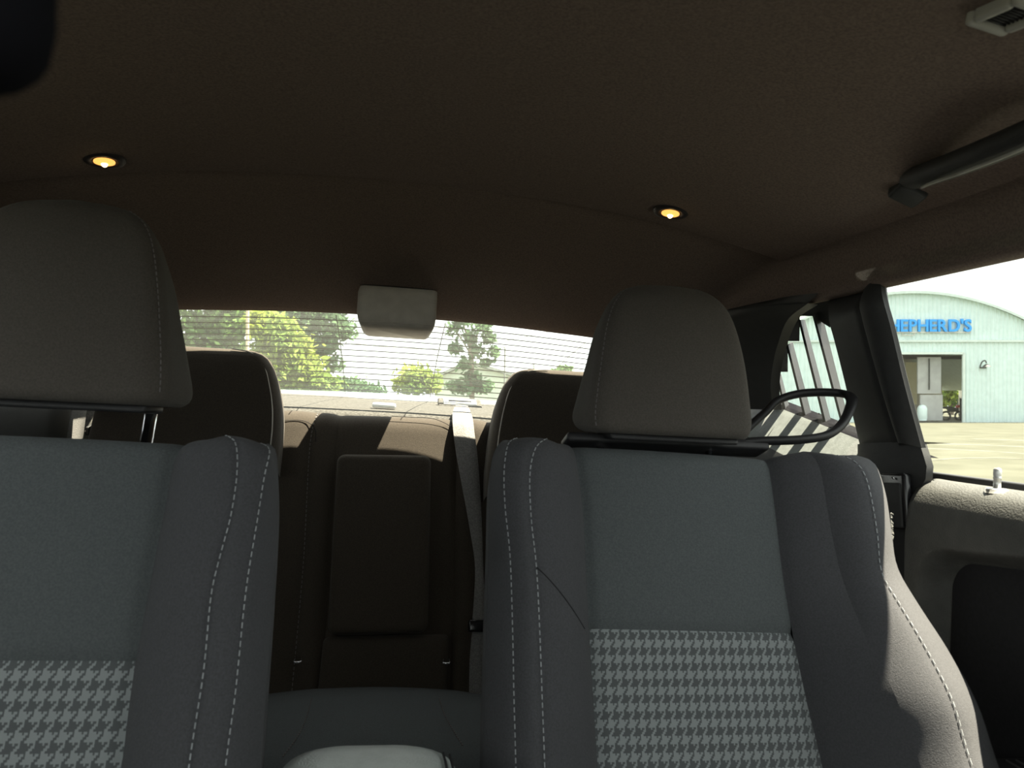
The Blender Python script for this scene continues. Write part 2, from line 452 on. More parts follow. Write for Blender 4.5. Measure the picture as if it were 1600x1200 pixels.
# ---- B pillar, upper trim: traced on the side plane, bulging into the cabin
def bpillar(s):
    A = cr([on_side(1282, 466, -0.015), on_side(1290, 488, -0.004), on_side(1303, 530, 0.004), on_side(1323, 610, 0.008), on_side(1346, 706, 0.012)], 30)
    B = cr([on_side(1330, 440, -0.01), on_side(1338, 468, 0.006), on_side(1354, 532, 0.02), on_side(1379, 620, 0.025), on_side(1403, 695, 0.03)], 30)
    Cc = cr([on_side(1366, 426, -0.015), on_side(1376, 458, 0.0), on_side(1390, 505, 0.01), on_side(1413, 600, 0.018), on_side(1440, 700, 0.022)], 30)
    fade = np.zeros((30, 3)); fade[:7, 0] = 0.03*np.linspace(1, 0, 7)**1.5
    A, B, Cc = A+fade*0.5, B+fade*1.6, Cc+fade*0.3
    D = Cc+np.array([0.010, 0.004, 0.0]); E = Cc+np.array([0.045, 0.05, 0])
    A0 = A+np.array([0.05, 0.02, 0])
    m_ = np.array([s, 1, 1])
    t = thing('trim_%d' % (5 if s == 1 else 6), (s*0.72, 1.05, 1.0), 'dark pillar trim between the door window and the quarter window on the %s' % ('right' if s == 1 else 'left'), None, None, 'structure')
    for nme, a, b, bu, ga, gb in (('rear_cover', A, B, 0.004, 0, 0.004), ('front_cover', B, Cc, 0.012, 0.004, 0), ('edge_return', Cc, D, 0.004, 0, 0), ('edge_back', D, E, 0, 0, 0), ('window_return', A0, A, 0, 0, 0)):
        V, Fc = grid(patch(a, b, (-1, 0, 0.3), 10, bu, ga, gb)*m_, flip=(s == -1))
        mobj(nme, V, Fc, M_TRIM if nme != 'edge_return' else M_TRIMB, t)
    # lower trim
    p0 = np.array([0.722, 0, 0]); nn = (1, 0, 0)
    L = cr([at_pl(1340, 694, p0, nn), at_pl(1340, 760, p0, nn), at_pl(1340, 900, p0, nn), at_pl(1340, 1300, p0, nn)], 30)
    Rr = cr([at_pl(1436, 690, p0, nn), at_pl(1449, 738, p0, nn), at_pl(1436, 768, p0, nn), at_pl(1428, 830, p0, nn), at_pl(1424, 920, p0, nn), at_pl(1424, 1300, p0, nn)], 30)
    V, Fc = grid(patch(L, Rr, (-1, 0, 0), 10, 0.012, 0, 0)*m_, flip=(s == -1))
    lo = mobj('lower_cover', V, Fc, M_TRIM, t)
    V, Fc = grid(np.stack([Rr, Rr+np.array([0.012, 0.002, 0])])*m_, flip=(s == 1))
    mobj('lower_edge', V, Fc, M_TRIM, t)
    V, Fc = grid(np.stack([cr([L[0], Rr[0]], 10), cr([L[0]+[0.05, 0, 0], Rr[0]+[0.05, 0, 0]], 10)])*m_, flip=(s == -1))
    mobj('lower_top', V, Fc, M_TRIM, t)
    if s == 1:
        p1 = np.array([0.708, 0, 0])
        a, b, c, d = [at_pl(x, y, p1, nn) for x, y in ((1360, 737), (1419, 741), (1424, 826), (1366, 824))]
        e1 = (b-a+c-d)/4; e2 = (a-d+b-c)/4; ctr = (a+b+c+d)/4
        u1, u2 = e1/np.linalg.norm(e1), e2/np.linalg.norm(e2); nn_ = np.array([-1.0, 0, 0])
        hw, hh = np.linalg.norm(e1), np.linalg.norm(e2)
        g = mobj('belt_guide', *rbox(ctr, u1*hw, u2*hh, nn_*0.007, 0.005), M_GLOSS, lo, label='glossy black belt guide cover')
        mobj('slider', *rbox(ctr-u2*hh*0.16+nn_*0.006-u1*0.002, u1*(hw-0.005), u2*hh*0.80, nn_*0.004, 0.003), M_TRIM, t)
        pc = at_pl(1396, 747, np.array([0.699, 0, 0]), nn)
        mobj('highlight_dot', *lathe([(0.0016, 0), (0.0016, 0.003)], pc, (-1, 0, 0), 10), M_CHROME, t)  # bright dot set in for the white highlight on the guide
    return t
for s in (1, -1): bpillar(s)

# ---- rear quarter trim, ledge under the quarter window, C pillar
zq = lambda Y: 1.033+(Y-1.165)*0.19
for s in (1, -1):
    rows = []
    for Y in np.linspace(1.02, 1.95, 34):
        z0 = zq(Y)
        prof = [(0.80, z0+0.006), (0.765, z0+0.006), (0.752, z0+0.002), (0.70, z0-0.062), (0.69, z0-0.078), (0.686, z0-0.11), (0.684, 0.75), (0.68, 0.30)]
        rows.append(side([(x, Y, z) for x, z in prof], s))
    rows = np.array(rows)
    V, Fc = grid(rows[:, 3:], flip=(s == -1))
    wq = mobj('wall_%s' % ('right' if s == 1 else 'left'), V, Fc, M_TRIM, None, kind='structure', label='charcoal quarter trim panel beside the rear seat on the %s' % ('right' if s == 1 else 'left'))
    V, Fc = grid(rows[:, :3], flip=(s == -1)); mobj('window_sill', V, Fc, M_MATTE, wq, smooth=False)
    V, Fc = grid(rows[:, 2:4], flip=(s == -1))
    mobj('window_ledge', V, Fc, M_LEDGE, wq, smooth=False)
QW_L = [on_side(1262, 474), on_side(1232, 497), on_side(1213, 545), on_side(1204, 600), on_side(1208, 640)]
QW_T = on_side(1262, 474)
for s in (1, -1):
    m_ = np.array([s, 1, 1])
    W = cr(QW_L, 24)
    G = cr([(0.60, 1.60, 1.245), (0.57, 1.75, 1.214), (0.60, 2.0, 1.165), (0.635, 2.30, 1.10), (0.67, 2.55, 1.045)], 24)
    top = cr([(0.635, 1.22, 1.262), (0.628, 1.35, 1.262), (0.61, 1.55, 1.262), (0.585, 1.80, 1.25)], 24)
    # panel 1: from window edge back to the glass edge
    V, Fc = grid(patch(W, G, (-1, 0, 0.2), 16, 0.03, 0, 0)*m_, flip=(s == 1))
    t = mobj('trim_%d' % (7 if s == 1 else 8), V, Fc, M_TRIM, None, kind='structure', label='charcoal rear pillar trim behind the quarter window on the %s' % ('right' if s == 1 else 'left'))
    V, Fc = grid(np.stack([W, W+np.array([0.02, 0.004, 0.0])])*m_, flip=(s == -1))
    mobj('window_reveal', V, Fc, M_TRIMB, t)
    V, Fc = grid(patch(cr([QW_T+[0.0, -0.03, 0.012], QW_T, W[6], W[12]], 12), cr([(0.64, 1.20, 1.262), (0.63, 1.3, 1.262), (0.615, 1.5, 1.262), (0.6, 1.70, 1.262)], 12), (-1, 0, 0), 6, 0.004, 0, 0)*m_, flip=(s == -1))
    mobj('upper_infill', V, Fc, M_TRIM, t)
    # outer body side below the windows (hidden sheet that keeps daylight out)
    mb = MB()
    mb.box((s*0.84, 2.0, 0.62), (0.03, 0, 0), (0, 0.8, 0), (0, 0, 0.33))
    mb.build('trim_%d' % (9 if s == 1 else 10), M_PAINT, None, smooth=False, kind='structure', label='painted body side outside the rear seat')
# quarter window glass
for s in (1, -1):
    m_ = np.array([s, 1, 1])
    pts = [on_side(1268, 462, -0.02)]+list(cr([on_side(x, y, -0.02) for x, y in ((1246, 490), (1220, 545), (1208, 600), (1213, 648))], 10))+[on_side(1350, 700, -0.02), on_side(1292, 475, -0.02)]
    V = np.array(pts)*m_
    mobj('window_%d' % (3 if s == 1 else 4), V, [tuple(range(len(V)))], M_GLASS, None, smooth=False, kind='structure', label='quarter window glass on the %s' % ('right' if s == 1 else 'left'))

# ---- door with pad, recess, armrest
def door_pt(Y, k, s):
    prof = DPROF[k]; x, z = prof
    e = max(0.0, (Y-0.935)/0.045); e = min(e, 1.0)
    x2 = x+0.05*(1-math.sqrt(max(0, 1-e*e)))*(1 if z < 0.983 else 0.6)
    # recess
    def sm(v): v = min(max(v, 0), 1); return v*v*(3-2*v)
    cy, cz, rr = 0.922, 0.900, 0.055
    cz = cz+0.12*max(0, cy-rr-Y); dy, dz = Y-(cy-rr), z-(cz-rr)
    sd = math.hypot(max(dy, 0), max(dz, 0))-rr if (dy > 0 or dz > 0) else max(dy, dz)-rr
    rec = sm((0.006-sd)/0.022)
    return (s*(x2+0.045*rec), Y, z), rec
_dp = cr([(0.79, 0.980), (0.762, 0.984), (0.738, 0.983), (0.716, 0.974), (0.703, 0.955), (0.698, 0.93), (0.697, 0.90), (0.698, 0.86), (0.70, 0.78), (0.70, 0.60), (0.70, 0.40), (0.70, 0.30)], 600)
DPROF = np.vstack([_dp[_dp[:, 1] > 0.72][::2], _dp[_dp[:, 1] <= 0.72][::24]])
for s in (1, -1):
    Ys = np.concatenate([np.linspace(-0.60, 0.55, 14), np.linspace(0.555, 0.98, 210)])
    G = []; rec = []
    for Y in Ys:
        r = []
        for k in range(len(DPROF)):
            p, q = door_pt(Y, k, s); r.append(p); rec.append(q)
        G.append(r)
    G.append([(p[0]+s*0.05, p[1]+0.002, p[2]-0.004) for p in G[-1]])
    rec += [0]*len(DPROF)
    V, Fc = grid(G, flip=(s == -1))
    d = thing('door_%d' % (1 if s == 1 else 2), (s*0.70, 0.4, 0.3), 'grey vinyl car door with padded sill and black recess on the %s' % ('right' if s == 1 else 'left'), None, None, 'structure')
    rec = np.array(rec)
    pad = [f for f in Fc if np.mean(rec[list(f)]) < 0.85]; rc = [f for f in Fc if np.mean(rec[list(f)]) >= 0.85]
    def sub(fl):
        ids = sorted({i for f in fl for i in f}); mp = {i: k for k, i in enumerate(ids)}
        return V[ids], [tuple(mp[i] for i in f) for f in fl]
    mobj('door_panel', *sub(pad), M_DOOR, d)
    mobj('recess_wall', *sub(rc), M_DOOR, d)
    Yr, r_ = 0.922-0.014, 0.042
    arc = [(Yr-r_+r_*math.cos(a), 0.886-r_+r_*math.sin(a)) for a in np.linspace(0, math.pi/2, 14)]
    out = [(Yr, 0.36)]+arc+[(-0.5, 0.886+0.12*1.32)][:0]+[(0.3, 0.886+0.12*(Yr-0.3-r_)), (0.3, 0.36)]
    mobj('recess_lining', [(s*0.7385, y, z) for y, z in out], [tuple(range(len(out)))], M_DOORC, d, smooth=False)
    # chrome-less light piping along the rear edge of the recess
    if s == 1:
        pth = [at_pl(x, y, (0.706, 0, 0), (1, 0, 0)) for x, y in ((1462, 985), (1463, 930), (1468, 902))]
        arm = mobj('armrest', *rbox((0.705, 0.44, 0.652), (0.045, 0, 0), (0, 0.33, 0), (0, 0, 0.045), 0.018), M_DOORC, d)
        for k in range(2):
            P = cr([(0.682+0.012*k, 0.75, 0.6975), (0.682+0.012*k, 0.5, 0.6975)], 20)
            mb = MB(); mb.add(*tube([P[0], P[10], P[-1]], 0.0012, n=6)); mb.build('piping', M_DOOR, arm)
        # outer weather strip at the glass
        mobj('weather_strip', *rbox((0.775, 0.24, 0.984), (0.008, 0, 0), (0, 0.83, 0), (0, 0, 0.008), 0.003), M_TRIMB, d)
    # outer skin
    MB().box((s*0.85, 0.16, 0.64), (0.025, 0, 0), (0, 0.80, 0), (0, 0, 0.34)).build('outer_skin', M_PAINT, d, smooth=False)
    # door glass
    q = [(xs(0.975)+0.01, -0.55, 0.975), (xs(0.975)+0.01, 1.06, 0.975), (xs(1.27)+0.012, 1.0, 1.27), (xs(1.27)+0.012, -0.05, 1.27)]
    mobj('window_%d' % (1 if s == 1 else 2), side(q, s), [(0, 1, 2, 3)], M_GLASS, None, smooth=False, kind='structure', label='door window glass on the %s' % ('right' if s == 1 else 'left'))
    # A pillar
    V, Fc = tube(side([(0.60, -0.12, 1.30), (0.66, -0.35, 1.16), (0.72, -0.62, 0.99)], s), 0.045, 0.03)
    mobj('trim_%d' % (11 if s == 1 else 12), V, Fc, M_TRIM, None, kind='structure', label='front pillar trim on the %s' % ('right' if s == 1 else 'left'))

# ---- floor, dash, rear glass, shelf, deck
MB().box((0, 0.95, 0.27), (0.80, 0, 0), (0, 1.75, 0), (0, 0, 0.02)).build('floor', M_CARPET, None, smooth=False, kind='structure', label='black carpeted car floor')
rows = [[(x, y, z) for x in np.linspace(-0.74, 0.74, 12)] for y, z in ((-0.78, 0.98), (-0.55, 1.0), (-0.42, 0.985), (-0.33, 0.93), (-0.30, 0.85), (-0.36, 0.72), (-0.5, 0.6), (-0.55, 0.29))]
V, Fc = grid(rows, flip=True)
mobj('wall_front', V, Fc, M_TRIM, None, kind='structure', label='charcoal dashboard below the windshield')
q = [(-0.58, -0.14, 1.335), (0.58, -0.14, 1.335), (0.70, -0.76, 0.99), (-0.70, -0.76, 0.99)]
mobj('window_6', q, [(0, 1, 2, 3)], M_GLASS, None, smooth=False, kind='structure', label='windshield glass behind the camera')

def rg(X, t):              # rear glass: t 0 top .. 1 bottom
    c = 1-(X/0.62)**2
    top = np.array([X, 1.757-0.03*(X/0.56)**2, 1.221+0.036*c]); bot = np.array([X*1.12, 2.62-0.10*(X/0.62)**2, 1.060+0.012*c])
    p = top*(1-t)+bot*t; p[2] += 0.02*math.sin(math.pi*t); return p
V, Fc = grid([[rg(X, t) for X in np.linspace(-0.60, 0.60, 24)] for t in np.linspace(-0.02, 1, 16)])
rear_glass = mobj('window_5', V, Fc, M_GLASSR, None, kind='structure', label='wide sloping rear window glass with defroster lines')
for k in range(13):
    t = 0.10+k*0.068
    L = []; U = []
    for X in np.linspace(-0.53, 0.53, 30):
        p = rg(X, t)-np.array([0, 0, 0.004]); q = rg(X, t+0.0115)-np.array([0, 0, 0.004]); L.append(p); U.append(q)
    V, Fc = grid([L, U]); mobj('defroster_line', V, Fc, M_DEFROST, rear_glass)
for X in (-0.135, 0.115):
    L = [rg(X, t)-np.array([0, 0, 0.004]) for t in np.linspace(0.05, 0.98, 14)]
    U = [rg(X+0.0022, t)-np.array([0, 0, 0.004]) for t in np.linspace(0.05, 0.98, 14)]
    V, Fc = grid([L, U]); mobj('defroster_line', V, Fc, M_DEFROST, rear_glass)
# package shelf
rows = [[(x, y, z) for x in np.linspace(-0.68, 0.68, 20)] for y, z in ((1.86, 0.95), (1.88, 1.018), (1.91, 1.030), (2.1, 1.038), (2.35, 1.050), (2.52, 1.057), (2.58, 1.064))]
V, Fc = grid(rows)
shelf = mobj('trim_13', V, Fc, M_SHELF, None, kind='structure', label='speckled grey package shelf under the rear window')
V, Fc = grid([[(x, y, z-0.02*(x/0.8)**2) for x in np.linspace(-0.8, 0.8, 20)] for y, z in ((2.56, 1.062), (2.62, 1.070), (2.9, 1.082), (3.15, 1.088), (3.20, 1.082), (3.24, 1.02), (3.25, 0.6))])
mobj('trim_14', V, Fc, M_PAINT, None, kind='structure', label='pale blue painted boot lid beyond the rear window')

# ------------------------------------------------------------------ front seats
class Seat:
    def __init__(s, X, Y, Z, a):
        s.O = np.array([X, Y, Z]); a = R(a)
        s.U = np.array([1.0, 0, 0]); s.Vv = np.array([0, math.sin(a), math.cos(a)]); s.N = np.array([0, -math.cos(a), math.sin(a)])
    def loc(s, px, py, d=0.0):
        p = at_pl(px, py, s.O+s.N*d, s.N)-s.O
        return np.array([np.dot(p, s.U), np.dot(p, s.Vv), d])
    def w(s, L):
        L = np.asarray(L); return s.O+L[..., 0:1]*s.U+L[..., 1:2]*s.Vv+L[..., 2:3]*s.N
    def trace(s, pts, d): return np.array([s.loc(x, y, d if not isinstance(d, (list, tuple)) else d[i]) for i, (x, y) in enumerate(pts)])
VBOT = -0.60
def seat_curve(L, rtop, dback, n=70):
    """extend down to VBOT, roll the top over to the back"""
    L = np.array(L); e = L[-1]-L[-3] if len(L) > 3 else L[-1]-L[-2]
    k = (VBOT-L[-1][1])/e[1]; L = np.vstack([L, L[-1]+e*k*0.5*np.array([.5, 1, 1]), L[-1]+e*k*np.array([.6, 1, 1])])
    D = cr(L, 160); vt = D[:, 1].max(); out = []
    for p in D:
        q = max(0.0, (p[1]-(vt-rtop))/rtop); q = min(q, 1.0)
        out.append([p[0], p[1], p[2]-rtop*0.9*(1-math.sqrt(1-q*q))])
    out = np.array(out)
    t0 = out[0]; back = [[t0[0], t0[1]-0.012, dback], [t0[0], t0[1]-0.002, (dback+t0[2])/2]]
    return cr(np.vstack([back, out]), n, 1.35)
def mirror(c): c = np.array(c); c = c*np.array([-1, 1, 1]); return c

def build_seat(st, name, label, left, right, vsplit, hr, posts, stitch_specs, x_side, cross=None):
    """left/right: curves from centre seam outwards (local), already extended"""
    root = thing(name, (st.O[0], st.O[1]-0.15, 0.29), label, 'car seat', 'front seats')
    N = np.array([0, 0, 1.0])
    def put(nm, A, B, m_, bulge, ga=0.003, gb=0.003, flip=False, uv=False, m=14, parent=root, gw=0.007):
        P = patch(A, B, N, m, bulge, ga, gb, gw)
        V, Fc = grid(st.w(P), flip=flip)
        return mobj(nm, V, Fc, m_, parent, uv=P.reshape(-1, 3)[:, :2] if uv else None)
    sl, sr = left[0], right[0]
    def split(c, v):
        i = int(np.argmin(np.abs(c[20:, 1]-v)))+20
        return cr(c[:i+1], 50, 1.2), cr(c[i:], 50)
    slu, sll = split(sl, vsplit[0]); sru, srl = split(sr, vsplit[1])
    # rows must dip at the fabric joint: small edge roll
    def dip(c, end):
        c = c.copy(); s = np.concatenate([[0], np.cumsum(np.linalg.norm(np.diff(c, axis=0), axis=1))])
        q = (s[-1]-s) if end else s
        c[:, 2] -= 0.0045*np.exp(-(q/0.006)**2); return c
    cp = put('centre_panel', dip(slu, True), dip(sru, True), M_SEAT, 0.006, m=20)
    put('patterned_insert', dip(sll, False), dip(srl, False), M_HOUND, 0.006, uv=True, m=20)['label'] = 'grey houndstooth cloth insert'
    bolsters = []
    for side_, sg in ((left, -1), (right, 1)):
        fl = sg == -1
        b = put('bolster', side_[0], side_[1], M_BOL, 0.014 if sg < 0 or x_side < 0 else 0.004, 0.003, 0.0015 if sg < 0 or x_side < 0 else 0, flip=fl)
        bolsters.append(b)
        for k in range(1, len(side_)-1):
            put('bolster_edge', side_[k], side_[k+1], M_BOL, 0.006, 0.0015 if (k > 1 or sg < 0 or x_side < 0) else 0, 0.001, flip=fl)
        o = side_[-1]
        bk = o.copy(); bk[:, 2] = -0.10; bk[:, 0] -= sg*0.01
        put('side_panel', o, bk, M_BOL, 0.0, 0.0, 0.0, flip=fl)
    L = left[-1].copy(); L[:, 2] = -0.10; L[:, 0] += 0.01; Rr = right[-1].copy(); Rr[:, 2] = -0.10; Rr[:, 0] -= 0.01
    P = patch(L, Rr, N*-1, 14, 0.015, 0, 0); V, Fc = grid(st.w(P), flip=True); mobj('back_shell', V, Fc, M_TRIMB, root)
    for c, sgn, dsh, mt in stitch_specs:
        q = c.copy(); q[:, 2] += 0.0004
        nv = st.N + st.U*sgn
        s_ = stitches(st.w(q), nv, dsh, dsh*0.6, 0.0005, 0.0)
        s_.build('stitching', mt, bolsters[0 if sgn < 0 else 1], smooth=False, kind='stuff')
    if cross is not None:
        A, B = left[0], left[1]; va, vb_ = cross; pts = []
        for t in np.linspace(0, 1, 24):
            v = va+(vb_-va)*t**1.15; q = t*0.86
            fi = float(np.interp(-v, -B[15:, 1], np.arange(15, len(B)))); ii = np.arange(len(B))
            ev = lambda c_: np.array([np.interp(fi, ii, c_[:, k_]) for k_ in range(3)])
            p = ev(B)*(1-q)+ev(A)*q; p = p+np.array([0, 0, 0.014*4*q*(1-q)+0.0002]); pts.append(p)
        V, Fc = tube(st.w(np.array(pts)), 0.0006, n=6, res=60); mobj('seam', V, Fc, M_SEAM, bolsters[0])
    # cushion and base, out of view below
    cy = st.O[1]-0.42
    mobj('cushion', *rbox((st.O[0], cy, 0.50), (0.26, 0, 0), (0, 0.27, 0), (0, 0, 0.07), 0.05, 4), M_BOL, root)
    mobj('base', *rbox((st.O[0], cy, 0.36), (0.20, 0, 0), (0, 0.24, 0), (0, 0, 0.075), 0.01, 2), M_TRIMB, root)
    # headrest
    rows = []; seamL = []; seamR = []; cen = hr['centre']
    for (v, uFL, uFR, uBL, uBR, dF, dB) in hr['rows']:
        c4 = [(uFL, dF), (uFR, dF), (uBR, dB), (uBL, dB)]
        ring = []
        hw = min(0.028, (dF-dB)*0.45)
        for i in range(4):
            p = np.array(c4[i]); a = np.array(c4[i-1]); b = np.array(c4[(i+1) % 4])
            ea = (a-p)/np.linalg.norm(a-p); eb = (b-p)/np.linalg.norm(b-p)
            for t in np.linspace(0, 1, 6):
                q = p+ea*hw*(1-t)**2+eb*hw*t**2
                ring.append((q[0], v+(dF-q[1])*0.33, q[1]))
            for t in (0.25, 0.5, 0.75):
                s0 = p+eb*hw; s1 = b-eb*hw; q = s0+(s1-s0)*t
                if i == 0: q[1] += 0.006*4*t*(1-t)
                ring.append((q[0], v+(dF-q[1])*0.33, q[1]))
        rows.append(ring)
    rows = np.array(rows)
    # resample rows smoothly along v
    dense = np.stack([cr(rows[:, j], 46) for j in range(rows.shape[1])], 1)
    V, Fc = grid(st.w(dense), closed=True); nR = dense.shape[1]
    Fc = list(Fc); Fc.append(tuple(range(nR))[::-1]); k0 = len(V)-nR; Fc.append(tuple(range(k0, k0+nR)))
    h = mobj('headrest', V, Fc, M_HEAD, root, label='padded cloth headrest on chrome posts')
    for j, sg in hr['stitch']:
        c = dense[3:-3, j].copy(); c[:, 2] += 0.0008
        stitches(st.w(c), st.N+0.6*sg*st.U, 0.0045, 0.0028, 0.00055, 0.0).build('stitching', M_THREADD, h, smooth=False, kind='stuff')
    vb = rows[0][:, 1].mean(); vt = rows[-1][:, 1].mean(); vb = min(vb, vt)
    mid = rows[np.argmin(rows[:, 0, 1])]
    mobj('underside', *rbox(st.w(np.array([mid[:, 0].mean(), mid[:, 1].mean()-0.002, mid[:, 2].mean()])), st.U*(np.ptp(mid[:, 0])/2-0.018), st.Vv*0.006, (st.N-0.33*st.Vv)*(np.ptp(mid[:, 2])/2-0.012), 0.004), M_TRIMB, h)
    for (u, d, v0, v1, r) in posts:
        V, Fc = lathe([(r, 0), (r, v1-v0)], st.w(np.array([u, v0, d])), st.Vv, 14)
        mobj('post', V, Fc, M_CHROME, h, label='chrome headrest post')
        V, Fc = lathe([(r*1.9, 0), (r*1.9, 0.004), (r*1.3, 0.007)], st.w(np.array([u, v0, d])), st.Vv, 14)
        mobj('post_collar', V, Fc, M_TRIMB, h)
    return root

# right-hand seat in the photo
SR = Seat(0.345, 0.925, 1.022, 20)
def T(st, pts, d): return st.trace(pts, d)
r_seamL = seat_curve(T(SR, [(897, 693), (905, 740), (912, 800), (917, 890), (921, 978), (928, 1090), (935, 1200)], 0.0), 0.02, -0.09)
r_st2 = seat_curve(T(SR, [(862, 676), (838, 698), (828, 740), (830, 810), (838, 885), (843, 980), (847, 1090), (851, 1200)], 0.062), 0.03, -0.08)
r_st1 = seat_curve(T(SR, [(815, 674), (796, 690), (788, 730), (789, 790), (797, 870), (801, 990), (803, 1090), (806, 1200)], 0.05), 0.035, -0.08)
r_outL = seat_curve(T(SR, [(790, 682), (774, 702), (766, 740), (763, 850), (759, 980), (756, 1090), (754, 1200)], 0.0), 0.02, -0.09)
r_seamR = seat_curve(T(SR, [(1200, 713), (1207, 755), (1213, 800), (1225, 900), (1240, 988), (1262, 1095), (1287, 1200)], 0.0), 0.02, -0.09)
r_ridge = seat_curve(T(SR, [(1268, 697), (1283, 740), (1297, 820), (1315, 900), (1350, 990), (1400, 1090), (1440, 1200)], [0.03, 0.03, 0.03, 0.032, 0.055, 0.085, 0.095]), 0.03, -0.08)
r_stR = seat_curve(T(SR, [(1322, 703), (1341, 722), (1357, 760), (1370, 830), (1377, 893), (1402, 938), (1445, 1010), (1488, 1095), (1518, 1195)], [0.05, 0.05, 0.05, 0.05, 0.052, 0.066, 0.09, 0.11, 0.115]), 0.03, -0.08)
r_outR = seat_curve(T(SR, [(1345, 706), (1368, 724), (1384, 768), (1394, 830), (1403, 886), (1436, 944), (1482, 1015), (1528, 1100), (1562, 1200)], [0.01, 0.01, 0.01, 0.01, 0.012, 0.028, 0.048, 0.065, 0.07]), 0.02, -0.09)
def hr_rows(st, spec, dF0=0.045, dB0=-0.055, c=None):
    rows = []
    for (py, bl, fl, fr, br, th) in spec:
        dF = dF0-(1-th)*0.045; dB = dB0+(1-th)*0.04
        L = st.loc(fl, py, dF) if fl is not None else None
        Rr = st.loc(fr, py+(fr-(fl if fl is not None else fr))*0.026 if fl is not None else py, dF)
        if fl is not None:
            uFL, uFR = L[0], Rr[0]; v = L[1]
            uBL = st.loc(bl, py, dB)[0]; uBR = uFL+uFR-uBL
        else:
            uFR = Rr[0]; v = Rr[1]; uBR = st.loc(br, py, dB)[0]; uFL, uBL = 2*c-uFR, 2*c-uBR
        rows.append((v, uFL, uFR, uBL, uBR, dF, dB))
    return rows
spec = [(676, 905, 944, 1172, None, 0.72), (668, 892, 932, 1180, None, 0.9), (650, 886, 929, 1184, None, 1.0), (620, 893, 931, 1182, None, 1.0), (560, 909, 938, 1175, None, 0.96),
        (510, 922, 945, 1164, None, 0.88), (478, 936, 954, 1152, None, 0.78), (460, 948, 964, 1139, None, 0.68), (449, 963, 976, 1122, None, 0.52), (444, 985, 994, 1100, None, 0.36)]
hrR = dict(rows=hr_rows(SR, spec), centre=0, stitch=((2, -1),))
pv = SR.loc(938, 694, -0.03); pv2 = SR.loc(1107, 699, -0.03)
crossc = (SR.loc(838, 886, 0.062)[1], SR.loc(905, 950, 0.02)[1])
seat_r = build_seat(SR, 'car_seat', 'charcoal cloth front seat with belt guide loop and sunlit bolster beside the door',
    [r_seamL, r_st2, r_st1, r_outL], [r_seamR, r_ridge, r_stR, r_outR], (SR.loc(921, 979, 0)[1], SR.loc(1240, 989, 0)[1]), hrR,
    [(pv[0], -0.03, pv[1]-0.02, pv[1]+0.045, 0.0052), (pv2[0], -0.03, pv2[1]-0.02, pv2[1]+0.045, 0.0052)],
    [(r_st2, -0.6, 0.0048, M_THREAD), (r_st1, -0.6, 0.0048, M_THREAD), (r_stR, 0.5, 0.0055, M_THREAD)], 1, crossc)
# seat belt guide loop on the seat shoulder
gp = [SR.w(SR.loc(x, y, d)) for x, y, d in ((905, 686, -0.035), (980, 688, -0.03), (1060, 689, -0.025), (1140, 692, -0.02), (1195, 689, -0.015), (1250, 687, -0.01), (1292, 680, -0.01), (1316, 662, -0.015), (1329, 636, -0.025), (1330, 622, -0.04), (1316, 615, -0.06), (1280, 613, -0.075), (1245, 616, -0.085), (1215, 626, -0.09), (1195, 645, -0.09), (1165, 672, -0.08))]
V, Fc = tube(gp, 0.0080, 0.0058, up=SR.Vv, n=12, res=90)
mobj('belt_guide_loop', V, Fc, M_TRIMB, seat_r, label='black plastic seat belt guide loop')
V, Fc = rbox(SR.w(np.array([0.01, SR.loc(1040, 692, -0.03)[1]-0.003, -0.03])), SR.U*0.135, SR.Vv*0.006, SR.N*0.02, 0.004)
mobj('shoulder_cover', V, Fc, M_TRIMB, seat_r)
# frayed threads on the outer edge
mb = MB()
for k in range(26):
    y = 802+k*1.5; p = SR.w(SR.loc(1391+0.12*k*0.8, y, 0.02))
    q = p+np.array([rng.uniform(0.0005, 0.0045), rng.uniform(-0.003, 0), rng.uniform(-0.006, 0.003)]); r_ = q+np.array([rng.uniform(-0.002, 0.003), 0, -rng.uniform(0.001, 0.006)])
    mb.add(*tube([p, p*0.4+q*0.6, p*0.5+r_*0.5], 0.0003, n=5, res=8))
mb.build('frayed_threads', M_BEZEL, seat_r, kind='stuff', label='frayed pale threads on the seat edge')

# left-hand seat in the photo
SL = Seat(-0.345, 0.815, 1.008, 20)
l_seam = seat_curve(T(SL, [(285, 688), (271, 720), (258, 785), (245, 850), (228, 940), (210, 1036), (198, 1120), (188, 1200)], 0.0), 0.02, -0.09)
l_st2 = seat_curve(T(SL, [(345, 669), (366, 688), (371, 730), (362, 800), (345, 865), (330, 930), (318, 1050), (295, 1200)], 0.055), 0.03, -0.08)
l_st1 = seat_curve(T(SL, [(400, 680), (420, 700), (412, 750), (400, 825), (384, 925), (368, 1080), (352, 1200)], 0.05), 0.035, -0.08)
l_out = seat_curve(T(SL, [(415, 686), (431, 705), (435, 760), (433, 830), (425, 960), (415, 1100), (408, 1200)], 0.0), 0.02, -0.09)
spec = [(634, None, None, 238, 296, 0.75), (624, None, None, 247, 310, 0.92), (605, None, None, 251, 314, 1.0), (560, None, None, 253, 307, 1.0), (500, None, None, 252, 297, 0.98),
        (440, None, None, 249, 287, 0.94), (395, None, None, 245, 274, 0.88), (362, None, None, 238, 260, 0.80), (340, None, None, 225, 243, 0.70), (326, None, None, 205, 218, 0.55), (320, None, None, 178, 185, 0.36)]
hrL = dict(rows=hr_rows(SL, spec, c=0.0), centre=0, stitch=((12, 1),))
pv = SL.loc(230, 682, -0.03)
